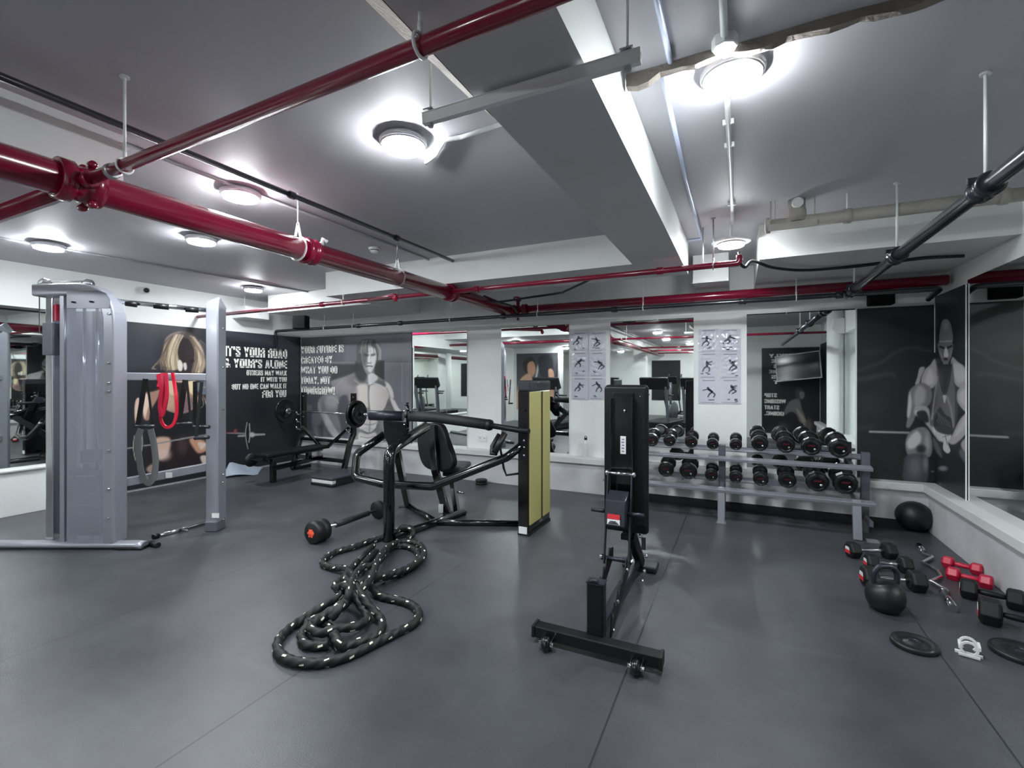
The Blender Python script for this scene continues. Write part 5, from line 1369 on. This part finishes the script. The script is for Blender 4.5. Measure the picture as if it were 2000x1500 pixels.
# backrest: board, raised channel, padding
MB().bb((-.845, 3.2, .5), (-.56, 3.222, 1.44)).build('back_board', 'black_satin', t, bevel=.012)
MB().bb((-.85, 3.222, .44), (-.552, 3.285, 1.452)).build('backrest', 'vinyl', t, bevel=.025, seg=3)
b = MB().bb((XC - .075, 3.13, .52), (XC - .067, 3.2, 1.36)).bb((XC + .067, 3.13, .52), (XC + .075, 3.2, 1.36)).bb((XC - .07, 3.185, .52), (XC + .07, 3.2, 1.4))
bc_ = b.build('back_channel', 'black_gloss', t, bevel=.003)
MB().lathe([(0, -.012), (.012, -.01), (.014, 0), (0, .002)], (XC + .01, 3.182, 1.275), 'Y', 16).lathe([(0, -.006), (.006, -.005), (.006, 0), (0, .002)], (-.6, 3.198, 1.375), 'Y', 12).build('channel_screw', 'chrome', bc_)
MB().bb((XC - .017, 3.180, .985), (XC + .02, 3.184, 1.105)).build('spec_label', 'label_white', bc_)
b = MB()
for k in range(5): b.bb((XC - .006 - .004 * (k % 2), 3.1785, 1.0 + .02 * k), (XC + .009, 3.1800, 1.008 + .02 * k))
b.build('label_print', 'ink_grey', bc_)
MB().bb((-.84, 3.31, .44), (-.62, 3.52, .49)).build('seat_pad', 'vinyl', t, bevel=.02, seg=3)
MB().bar((XC, 3.25, .4), (XC, 3.75, .4), .06, .04).build('seat_rail', 'black_satin', t)
MB().bar((XC + .02, 3.35, .4), (XC + .02, 3.72, .05), .09, .05, up=(1, 0, 0)).build('rear_leg', 'black_satin', t)
MB().bb((XC - .12, 3.68, .012), (XC + .14, 3.84, .05)).build('rear_foot', 'steel_dark', t, bevel=.01)
MB().box((XC + .085, 3.47, .3), (.03, .012, .09)).build('side_label', 'vinyl_grey', t)
b = MB()
for y, z in ((3.5, .2), (3.42, .12), (3.34, .08), (3.3, .42), (3.26, .42)): b.lathe([(0, -.012), (.013, -.008), (.016, 0), (.013, .008), (0, .012)], (XC + .1, y, z), 'X', 12)
b.build('leg_nut', 'chrome', t)

# ================================================================ dumbbell rack with its dumbbells
t = thing('dumbbell_rack', 'two-tier silver dumbbell rack along the far wall', 'rack', (-.1, 5.5, 0))
RX0, RX1 = -1.42, 1.13
for x in (-1.28, -.17, .985):
    MB().tube([(x, 5.30, .0), (x, 5.36, .36)], .035, ry=.022, square=True, up=(0, 1, 0)).build('leg', 'silver_paint', t, bevel=.004)
    if x > .9: x = 1.095
    MB().tube([(x, 5.62, .0), (x, 5.56, .78)], .035, ry=.03, square=True, up=(0, 1, 0)).build('upright', 'silver_dark', t, bevel=.004)
    MB().bb((x - .045, 5.26, 0), (x + .045, 5.34, .012)).build('foot_plate', 'silver_paint', t)
    MB().bar((x, 5.33, .15), (x, 5.6, .15), .03, .05).build('side_tie', 'silver_dark', t)
def tray(yf, zf, name):
    R = Euler((.2, 0, 0)).to_matrix()
    c = Vector(((RX0 + RX1) / 2, yf + .17, zf + .03))
    b = MB()
    b.box(c + R @ Vector((0, -.14, 0)), (RX1 - RX0, .075, .012), R).box(c + R @ Vector((0, .12, 0)), (RX1 - RX0, .09, .012), R)
    b.box(c + R @ Vector((0, -.18, -.01)), (RX1 - RX0, .006, .03), R).box(c + R @ Vector((0, .165, .01)), (RX1 - RX0, .006, .03), R)
    b.build(name, 'silver_paint', t, bevel=.003)
    for x in (-1.28, -.17, .985):
        MB().box(c + Vector((x - c.x, 0, -.02)), (.03, .34, .02), R).build('tray_bracket', 'silver_dark', t)
tray(5.33, .338, 'lower_tray'); tray(5.44, .648, 'upper_tray')

def dumbbell_proto():
    """round rubber dumbbell, axis along Y, head radius 0.1, centred on its origin"""
    r = thing('dumbbell', 'x', 'dumbbell')
    for s_ in (-1, 1):
        hd = MB().lathe([(0, .062 * s_), (.05, .062 * s_), (.088, .074 * s_), (.1, .09 * s_), (.1, .142 * s_), (.09, .16 * s_), (.066, .167 * s_), (.062, .163 * s_), (.0, .163 * s_)], (0, 0, 0), 'Y', 12, False, a0=math.pi / 12)
        hd = hd.build('head', 'rubber_gloss', r, bevel=.004)
        if s_ < 0: fr = hd
    MB().lathe([(.016, -.065), (.014, -.04), (.018, 0), (.014, .04), (.016, .065)], (0, 0, 0), 'Y', 16).build('handle', 'chrome', r)
    b = MB()
    for k in range(6):
        b.box((-.028 + .011 * k, -.165, .018 + .004 * (k % 2)), (.007, .003, .016), (0, .1 * k, 0))
    b.build('maker_mark', 'mark_red', fr)
    MB().lathe([(0, -.1665), (.012, -.166), (.012, -.163)], (0.03, 0, -.02), 'Y', 12).build('weight_badge', 'chrome', fr)
    return r
pr_ = dumbbell_proto(); first = True
def put(px, py, dia, yf, label, tilt=.2):
    global first
    z = yf / (CS + SN * (px - 1000) / 915)
    s_ = dia / 915 * z / 2 / .1
    c = onY(px, py, yf)
    if first: o = pr_; first = False
    else: o = copy_tree(pr_)
    ln = min(s_, 1.12)
    o.scale = (s_, max(.85, min(1.05, s_)), s_)
    o.rotation_euler = (tilt, 0, 0)
    o.location = c + Vector((0, .155 * o.scale[1], .03))
    o['label'] = label; o['category'] = 'dumbbell'; o['group'] = 'round black dumbbells on the rack'
ordn = ['first', 'second', 'third', 'fourth', 'fifth', 'sixth', 'seventh', 'eighth', 'ninth']
U = [(1307, 862, 24), (1349.5, 865, 24), (1391.5, 869, 22), (1437, 870, 23), (1484, 868, 31), (1535, 871, 33), (1585, 874, 36), (1641, 877.5, 38)]
for i, (a, b_, d) in enumerate(U):
    k = len(U) - 1 - i
    put(a, b_, d, 5.5, '%s black dumbbell on the upper tray of the rack, counting from the right' % ('rightmost' if k == 0 else ordn[k]) if k else 'large black dumbbell at the right end of the rack\'s upper tray')
put(1272, 861, 26, 5.5, 'black dumbbell at the left end of the upper tray, half hidden by the upright bench')
L_ = [(1300, 919, 30), (1344, 922, 33), (1389, 930, 24), (1437, 934, 24), (1486, 938, 28), (1538, 940, 32), (1597, 943, 40), (1652, 946, 43)]
for i, (a, b_, d) in enumerate(L_):
    k = len(L_) - 1 - i
    put(a, b_, d, 5.38, ('%s black dumbbell on the lower tray of the rack, counting from the right' % ordn[k]) if k else 'largest black dumbbell, at the right end of the rack\'s lower tray')

# exercise sheets on the two pillars between mirrors
def sheet(xa, xb, ya, yb, i, label, group):
    Y = 5.996
    a = onY(xa, yb, Y); b = onY(xb, yb, Y); c = onY((xa + xb) / 2, ya, Y); d = onY((xa + xb) / 2, yb, Y)
    z0, z1 = d.z, c.z; x0, x1 = a.x, b.x
    t = thing('exercise_sheet', label, 'poster', ((x0 + x1) / 2, 6.0, z0), group)
    rr_ = random.Random(i + 50); wv = [(rr_.uniform(-1, 1) * 150, rr_.uniform(-1, 1) * 150, rr_.uniform(0, 6)) for _ in range(7)]
    amp = .0011 * (1.3 if 'top' in label else (.9 if 'middle' in label else .3))
    vs = []; nx, nz = 18, 26
    for b_ in range(nz + 1):
        for a_ in range(nx + 1):
            X_ = x0 + (x1 - x0) * a_ / nx; Z_ = z0 + (z1 - z0) * b_ / nz
            e_ = min(1, 4 * min(a_ / nx, 1 - a_ / nx)) * min(1, 4 * min(b_ / nz, 1 - b_ / nz))
            vs.append((X_, Y - .0035 + e_ * amp * sum(math.sin(p_ * X_ + q_ * Z_ + o_) for p_, q_, o_ in wv), Z_))
    g_ = MB().add(vs, [(b_ * (nx + 1) + a_, b_ * (nx + 1) + a_ + 1, (b_ + 1) * (nx + 1) + a_ + 1, (b_ + 1) * (nx + 1) + a_) for b_ in range(nz) for a_ in range(nx)], True)
    g_.bb((x0, Y - .0008, z0), (x1, Y + .003, z1)).build('sheet', 'laminated_sheet', t)
    r = random.Random(i * 7 + 1); b = MB(); cx = (x0 + x1) / 2 + r.uniform(-.02, .02); w = x1 - x0; h = z1 - z0; yy = Y - .0065
    f = h * r.uniform(.17, .24); zc = z0 + h * r.uniform(.48, .6)
    def st(x_, z_, x2, z2, wd): b.tube([(x_, yy, z_), (x2, yy, z2)], wd, ry=.0008, square=True, up=(0, 1, 0))
    b.lathe([(0, -.001), (.013, -.001), (.013, .001)], (cx, yy, zc + f * .78), 'Y', 12)
    bend = r.uniform(-.05, .05)
    st(cx, zc + f * .65, cx + bend, zc, .014); st(cx + bend, zc, cx + bend + .03, zc - f * .45, .009); st(cx + bend + .03, zc - f * .45, cx + bend + r.uniform(-.03, .02), zc - f, .007)
    st(cx + bend, zc, cx + bend - .035, zc - f * .4, .009); st(cx + bend - .035, zc - f * .4, cx + bend - .05, zc - f, .007)
    st(cx, zc + f * .55, cx + r.choice((-1, 1)) * .06, zc + f * r.uniform(.1, .9), .006); st(cx, zc + f * .55, cx + .05, zc + f * r.uniform(-.1, .5), .006)
    b.build('figure', 'ink_mid', t)
    b = MB(); b.bb((x0 + w * .2, yy - .0005, z0 + h * .93), (x1 - w * .2, yy + .0005, z0 + h * .955))
    for k in range(r.randint(2, 4)):
        q = x0 + w * r.uniform(.1, .75); s_ = z0 + h * r.uniform(.08, .2)
        b.bb((q, yy - .0005, s_), (q + w * .14, yy + .0005, s_ + h * .05))
    b.bb((x0 + w * .12, yy - .0005, z0 + h * .05), (x1 - w * .2, yy + .0005, z0 + h * .065))
    b.build('caption_lines', 'ink_grey', t)
k = 0
for (g, X, Yr) in (('left', ((1116, 1149), (1150, 1183)), ((649, 686), (687.5, 736), (737.5, 781))), ('right', ((1364, 1404.5), (1405.5, 1447)), ((643, 688), (689, 739.5), (740.5, 789)))):
    for j, (ya, yb_) in enumerate(Yr):
        for i, (xa, xb) in enumerate(X):
            sheet(xa, xb, ya, yb_, k, 'laminated exercise sheet on the %s pillar, %s row, %s column' % (g, ('top', 'middle', 'bottom')[j], ('left', 'right')[i]), 'laminated exercise sheets on the pillars'); k += 1

# water bottle on the sill
p = onY(1144, 891, 5.91); p.z = LED
t = thing('water_bottle', 'white metal water bottle with a black cap standing on the sill', 'bottle', p)
MB().lathe([(0, LED), (.034, LED), (.037, LED + .006), (.037, LED + .19), (.032, LED + .212), (.02, LED + .225), (.018, LED + .235), (0, LED + .235)], (p.x, p.y, 0)).build('body', 'white_plastic', t)
MB().lathe([(.0, LED + .233), (.019, LED + .233), (.02, LED + .26), (0, LED + .262)], (p.x, p.y, 0)).torus((p.x, p.y, LED + .268), .014, .004, (0, 1, 0), 16, 6).build('cap', 'black_satin', t)

# ================================================================ things on the floor at the right
p = fl(1785, 1036); c = Vector((p.x, p.y, .142))
b = MB(); n = 18
b.lathe([(.15 * math.sin(math.pi * k / n), -.142 * math.cos(math.pi * k / n)) for k in range(n + 1)], c, 'Z', 36)
tag(b.build('slam_ball', 'rubber'), 'black rubber slam ball in the corner below the black mural', 'ball')

def hexdb(a, b2, R, label, m='black_matt', hm='chrome', logo=True, group='hexagonal black dumbbells on the floor', hl=None, rot=0.0):
    """hex dumbbell between the two head centres a, b2 (floor points)"""
    a = Vector((a.x, a.y, 0)); b2 = Vector((b2.x, b2.y, 0))
    ax = (b2 - a).normalized(); side = Vector((-ax.y, ax.x, 0)); L = (b2 - a).length; h = R * .866
    t = thing('hex_dumbbell', label, 'dumbbell', (a + b2) / 2, group)
    hl = hl or R * 1.25
    def hexring(c, r): return [c + side * (r * math.cos(math.radians(60 * k))) + Vector((0, 0, r * math.sin(math.radians(60 * k)))) for k in range(6)]
    for s_, c in ((-1, a), (1, b2)):
        c = c + Vector((0, 0, h)); bm = MB()
        st = [(-.5, .62), (-.42, .9), (-.3, 1), (.3, 1), (.42, .93), (.5, .66)]
        vs = []
        for (q, k) in st: vs += hexring(c + ax * (q * hl), R * k)
        fs = [(6 * i + j, 6 * i + (j + 1) % 6, 6 * i + 6 + (j + 1) % 6, 6 * i + 6 + j) for i in range(5) for j in range(6)] + [tuple(range(6)), tuple(range(30, 36))]
        hd = bm.add(vs, fs).build('head', m, t, bevel=R * .06)
        if logo:
            e = c + ax * s_ * (hl * .5 + .001)
            bm = MB(); bm.prism([e + side * x + Vector((0, 0, z)) for x, z in ((-R * .5, -R * .35), (R * .5, -R * .35), (R * .42, R * .05), (-R * .42, R * .05))], ax * s_ * .002)
            bm.build('end_badge', 'label_red', hd, label='red lower half of the end badge')
            bm = MB(); bm.prism([e + side * x + Vector((0, 0, z)) for x, z in ((-R * .42, R * .06), (R * .42, R * .06), (R * .3, R * .4), (-R * .3, R * .4))], ax * s_ * .002)
            bm.build('end_badge', 'label_white', hd, label='white upper half of the end badge')
    ca = a + Vector((0, 0, h)) + ax * hl * .45; cb = b2 + Vector((0, 0, h)) - ax * hl * .45
    rr = .016
    MB().tube([ca + (cb - ca) * (i / 8) for i in range(9)], [rr * (.85 + .35 * math.sin(math.pi * i / 8)) for i in range(9)], 14).build('handle', hm, t)
    return t
hexdb(fl(1666, 1088), fl(1736, 1090), .07, 'black hex dumbbell lying nearest the rack foot')
hexdb(fl(1702, 1112), fl(1768, 1118), .066, 'black hex dumbbell lying in the middle of the row of three by the kettlebell')
hexdb(fl(1698, 1144), fl(1790, 1154), .078, 'black hex dumbbell with red badge directly behind the kettlebell')
hexdb(fl(1852, 1108), fl(1908, 1122), .047, 'red dumbbell of the pair, the one nearer the wall', 'hot_red', 'hot_red', False, 'red dumbbells on the floor', hl=.07)
hexdb(fl(1862, 1132), fl(1926, 1148), .05, 'red dumbbell of the pair, the one nearer the camera', 'hot_red', 'hot_red', False, 'red dumbbells on the floor', hl=.075)
hexdb(fl(1893, 1168), fl(1984, 1190), .07, 'black hex dumbbell with red badge between the red pair and the nearest black one', hm='black_satin')
hexdb(fl(1934, 1218), fl(2046, 1246), .084, 'large black hex dumbbell with red badge nearest the camera, cut by the right edge', hm='black_satin')

# kettlebell
p = fl(1729, 1192); kc = Vector((p.x, p.y, 0))
t = thing('kettlebell', 'black kettlebell with a looped handle, on the floor at the right', 'kettlebell', kc)
MB().lathe([(0, 0), (.06, 0), (.085, .02), (.103, .055), (.109, .095), (.103, .135), (.085, .168), (.05, .19), (0, .196)], kc, 'Z', 32).build('body', 'iron', t)
hr = Vector((.93, .36, 0)).normalized()
hp = [kc + hr * x + Vector((0, 0, z)) for x, z in ((-.058, .15), (-.07, .2), (-.066, .25), (-.04, .278), (0, .284), (.04, .278), (.066, .25), (.07, .2), (.058, .15))]
MB().tube(spline(hp, 5), .0165, 14).build('handle', 'steel_dark', t)

# EZ curl bar
t = thing('curl_bar', 'zigzag chrome curl bar lying between the black and the red dumbbells', 'barbell', fl(1830, 1130))
a = fl(1801, 1082); e = fl(1862, 1196); a.z = e.z = .025
ax = (e - a); L = ax.length; ax.normalize(); sd = Vector((-ax.y, ax.x, 0))
prof = [(0, 0), (.06, 0), (.1, .05), (.27, -.045), (.4, .03), (.5, .03), (.62, -.05), (.72, .015), (.78, 0), (.8, 0)]
pts = [a + ax * (L * u) + sd * v for u, v in prof]
MB().tube(fillet(pts, .02, 4), .0135, 12).build('shaft', 'chrome', t)
MB().tube([a + ax * (L * .79), a + ax * L], .024, 18).tube([a + ax * (L * .77), a + ax * (L * .79)], .032, 18).build('sleeve', 'chrome', t)
MB().tube([a - ax * .16, a + ax * .02], .024, 18).build('sleeve', 'chrome', t)

def flat_plate(px, py, R, label):
    p = fl(px, py, .02); t = thing('weight_plate', label, 'weight plate', (p.x, p.y, 0), 'black plates lying flat on the floor')
    h = .028
    b = MB(); b.lathe([(.026, .004), (.026, h), (R * .33, h), (R * .4, h * .7), (R * .76, h * .7), (R * .84, h), (R * .96, h), (R, h * .75), (R, .005), (R * .97, 0), (.03, 0)], (p.x, p.y, 0), 'Z', 40)
    b.build('disc', 'iron', t)
    MB().lathe([(.0265, h * .4), (.0265, h + .002), (.031, h + .002), (.031, h * .9)], (p.x, p.y, 0), 'Z', 24).build('bore_ring', 'steel_dark', t)
flat_plate(1785, 1255, .108, 'flat black weight plate lying nearest the kettlebell')
flat_plate(1992, 1272, .125, 'flat black weight plate cut by the right edge of the picture')

# pair of white bar clips
p = fl(1892, 1280)
t = thing('bar_clip', 'white plastic barbell clips standing on the floor between the two flat plates', 'clip', p)
R = Euler((0, 0, -.25)).to_matrix()
def LB(b, c, d): b.box(p + R @ Vector(c), d, R)
b = MB()
for yy in (-.03, .03):
    for k in range(11):
        a = math.radians(-50 + 28 * k); a2 = math.radians(-50 + 28 * (k + 1))
        if k == 10: continue
        b.tube([p + R @ Vector((.034 * math.cos(a) - .0, yy, .048 + .034 * math.sin(a))), p + R @ Vector((.034 * math.cos(a2), yy, .048 + .034 * math.sin(a2)))], .006, ry=.006, square=True, up=(0, 0, 1))
b.build('ring', 'white_plastic', t)
b = MB(); LB(b, (0, 0, .008), (.11, .018, .014)); LB(b, (0, -.034, .012), (.085, .012, .014)); LB(b, (-.036, 0, .05), (.012, .075, .02)); LB(b, (.04, 0, .06), (.012, .075, .02))
b.build('lever', 'white_plastic', t, bevel=.002)

# long-handled dumbbell with the orange hub
t = thing('plate_dumbbell', 'dumbbell bar loaded with thick black plates and an orange-red hub, left of the rope', 'dumbbell', fl(665, 1040))
a = fl(612, 1062); e = fl(738, 1013); a = Vector((a.x, a.y, .1)); e = Vector((e.x, e.y, .095)); ax = (e - a).normalized()
q = ax.to_track_quat('Z', 'Y').to_matrix()
def axl(prof, c):
    b = MB().lathe(prof, (0, 0, 0), 'Z', 32); b.v = [q @ v + c for v in b.v]; return b
axl([(0, -.025), (.085, -.025), (.1, -.012), (.1, .05), (.094, .058), (.094, .064), (.1, .072), (.1, .12), (.085, .135), (0, .135)], a).build('plate_stack', 'rubber', t)
b = axl([(0, -.032), (.028, -.032), (.034, -.025), (.034, -.02)], a); b.build('hub', 'orange', t)
b = MB()
for k in range(6):
    an = math.pi / 3 * k; c = a + q @ Vector((.03 * math.cos(an), .03 * math.sin(an), -.028)); b.box(c, (.016, .016, .01), q)
b.build('hub_lug', 'orange', t)
axl([(0, -.02), (.085, -.02), (.095, -.01), (.095, .025), (.085, .035), (0, .035)], e).build('plate_stack', 'rubber', t)
MB().tube([a + ax * .13, e], .014).tube([e + ax * .03, e + ax * .1], .014).build('bar', 'chrome', t)
l = (e - a).length
MB().tube([a + ax * (.26), a + ax * (l * .45), a + ax * (l - .14)], [.027, .03, .027], 16).build('grip', 'foam_grip', t)

# ================================================================ battle rope
zc = lambda L: [(500 + a / 4.545, 1000 + b / 4.545) for a, b in L]
strands = [
 # anchor turn round the machine foot, out along the left, then down through the pile
 ([(1350, 235), (1395, 190), (1370, 145), (1290, 140), (1230, 185), (1130, 225), (1020, 255), (870, 310), (700, 360), (605, 420), (600, 465), (680, 493), (790, 505), (850, 560), (890, 650), (950, 760), (1020, 850), (1095, 930), (1120, 1010), (1075, 1090), (990, 1135), (900, 1165), (800, 1195), (740, 1180), (700, 1100), (640, 1020), (560, 1000)],
  [.03, .06, .1, .1, .06, .03, .026, .026, .025, .025, .025, .03, .05, .09, .12, .12, .08, .04, .03, .03, .03, .03, .03, .05, .06, .03, .03]),
 ([(760, 600), (700, 660), (760, 730), (600, 830), (450, 930), (300, 1030), (205, 1130), (190, 1220), (265, 1300), (400, 1338), (560, 1342), (720, 1312), (900, 1245), (1080, 1155), (1270, 1060), (1400, 990), (1445, 910), (1400, 835), (1290, 790), (1160, 762), (1080, 730), (1010, 640), (1080, 590), (1250, 555), (1400, 480), (1450, 400), (1400, 330), (1290, 300), (1180, 330), (1110, 420), (1040, 470), (940, 500), (870, 570), (840, 660)],
  [.11, .12, .10, .05, .03, .025, .025, .025, .025, .025, .025, .025, .025, .025, .025, .025, .025, .025, .025, .025, .03, .07, .08, .03, .025, .025, .025, .025, .03, .06, .09, .1, .1, .08]),
 ([(900, 640), (1010, 590), (1150, 560), (1310, 515), (1440, 440), (1490, 375), (1465, 300), (1370, 265), (1250, 270), (1150, 330), (1080, 430), (1040, 540), (980, 640), (880, 740), (780, 830), (650, 920), (480, 965), (440, 1040), (400, 1090), (440, 1175), (560, 1190), (650, 1175)],
  [.13, .12, .08, .06, .055, .05, .05, .05, .06, .09, .12, .13, .13, .11, .08, .06, .05, .04, .025, .025, .025, .03]),
 ([(1035, 305), (980, 360), (900, 440), (820, 530), (790, 590), (850, 660), (820, 760), (740, 830), (640, 900), (560, 960), (480, 1020), (560, 1075), (660, 1050), (760, 1030), (900, 1010), (985, 950), (960, 880), (900, 790), (840, 690), (770, 650), (720, 690)],
  [.03, .03, .04, .06, .09, .14, .13, .1, .08, .07, .07, .06, .07, .07, .06, .05, .06, .1, .15, .15, .12]),
 ([(1060, 350), (990, 420), (920, 510), (860, 600), (830, 700), (790, 800), (720, 880), (660, 960)],
  [.03, .04, .07, .12, .17, .13, .11, .07]),
]
t = thing('battle_rope', 'thick black battle rope with pale flecks heaped on the floor in the foreground', 'rope', fl(650, 1200))
for pts, zz in strands:
    P = []
    for (a, b_), z in zip(zc(pts), zz):
        P.append(fl(a, b_, z))
    P = spline(P, 14)
    # resample evenly
    out = [P[0]]; acc = 0
    for i in range(1, len(P)):
        d = (P[i] - out[-1]).length
        if d > .009: out.append(P[i])
    MB().tube(out, .0245, 15, twist=(.13, .2), uv=True).build('rope_strand', 'rope_black', t)
for (p0, p1) in (((1040, 300), (900, 440)), ((1068, 345), (940, 480))):
    (a0, b0), (a1, b1) = zc([p0, p1])
    MB().tube([fl(a0, b0, .03), fl(a1, b1, .045)], .0245, 14).build('rope_handle', 'rubber', t)

# ================================================================ rear gym, seen only in the mirrors
def treadmill(x, y, ang, label):
    t = thing('treadmill', label, 'treadmill', (0, 0, 0), 'treadmills in the rear room')
    MB().bb((-.4, -.9, .03), (.4, .8, .2)).build('deck', 'black_satin', t, bevel=.02)
    MB().bb((-.27, -.88, .2), (.27, .6, .21)).build('belt', 'rubber', t)
    for s_ in (-1, 1):
        MB().bar((s_ * .36, .65, .2), (s_ * .36, .8, 1.25), .06, .1).build('upright', 'silver_dark', t)
        MB().tube([(s_ * .36, .75, 1.0), (s_ * .36, .25, .98)], .025).build('handrail', 'black_satin', t)
    MB().prism([(-.42, .62, 1.2), (-.42, .82, 1.15), (-.42, .9, 1.5), (-.42, .78, 1.52)], (.84, 0, 0)).build('console', 'black_satin', t, bevel=.02)
    MB().box((0, .68, 1.37), (.5, .02, .22), (-.3, 0, 0)).build('display', 'screen', t)
    t.location = (x, y, 0); t.rotation_euler = (0, 0, ang); return t
treadmill(-2.1, -3.0, 0.2, 'treadmill nearest the mirrors, in the middle of the rear room')
treadmill(-3.7, -3.4, 0.1, 'treadmill left of the nearest one in the rear room')
treadmill(-.9, -3.2, .3, 'treadmill beside the rear room pillar')
treadmill(-4.9, -1.5, .2, 'treadmill beside the print of the woman with the hammer')
t = thing('row_machine', 'black upholstered machine in the rear room', 'gym machine', (-2.9, -1.2, 0))
MB().bar((-2.9, -1.6, .1), (-2.9, -.7, .1), .08, .08).bar((-3.1, -1.6, .04), (-2.7, -1.6, .04), .08, .08).bar((-2.9, -1.2, .1), (-2.9, -1.2, .45), .08, .08, up=(0, 1, 0)).build('frame', 'black_gloss', t)
MB().box((-2.9, -1.05, .5), (.35, .4, .08)).build('seat_pad', 'vinyl', t, bevel=.02)
MB().box((-2.9, -1.4, .9), (.32, .08, .7)).build('back_pad', 'vinyl', t, bevel=.02)

def elliptical(x, y, ang, label):
    t = thing('elliptical_trainer', label, 'gym machine', (0, 0, 0), 'elliptical trainers in the rear room')
    MB().bar((0, -.9, .05), (0, .7, .05), .12, .07).bar((-.3, .7, .04), (.3, .7, .04), .08, .07).bar((-.3, -.9, .04), (.3, -.9, .04), .08, .07).build('frame', 'black_satin', t)
    MB().lathe([(0, -.06), (.28, -.06), (.33, -.04), (.33, .04), (.28, .06), (0, .06)], (0, .35, .38), 'X', 30).build('flywheel_cover', 'silver_dark', t)
    MB().tube([(0, .45, .1), (0, .6, .9), (0, .55, 1.35)], .045).build('mast', 'silver_dark', t)
    MB().box((0, .52, 1.42), (.4, .06, .26), (-.3, 0, 0)).build('console', 'black_satin', t, bevel=.02)
    for s_ in (-1, 1):
        MB().tube(fillet([(s_ * .24, .3, .35), (s_ * .26, .55, .95), (s_ * .26, .35, 1.3), (s_ * .22, .2, 1.62)], .12), .02).build('arm_bar', 'black_satin', t)
        MB().bar((s_ * .16, .3, .3), (s_ * .16, -.85, .2), .05, .05).box((s_ * .16, -.45, .3), (.16, .4, .06)).build('pedal', 'black_satin', t)
    t.location = (x, y, 0); t.rotation_euler = (0, 0, ang)
elliptical(-1.9, -4.9, .3, 'elliptical trainer at the back of the rear room, near the right pillar')
elliptical(-5.0, -5.6, -.2, 'elliptical trainer at the back of the rear room, far from the pillar')
t = thing('wall_mural', 'plain black mural on the rear wall between the far windows', 'poster', (-2.7, YF, 1.0))
MB().bb((-3.2, YF + .001, .6), (-2.1, YF + .02, 2.2)).build('backing_panel', 'black_matt', t)
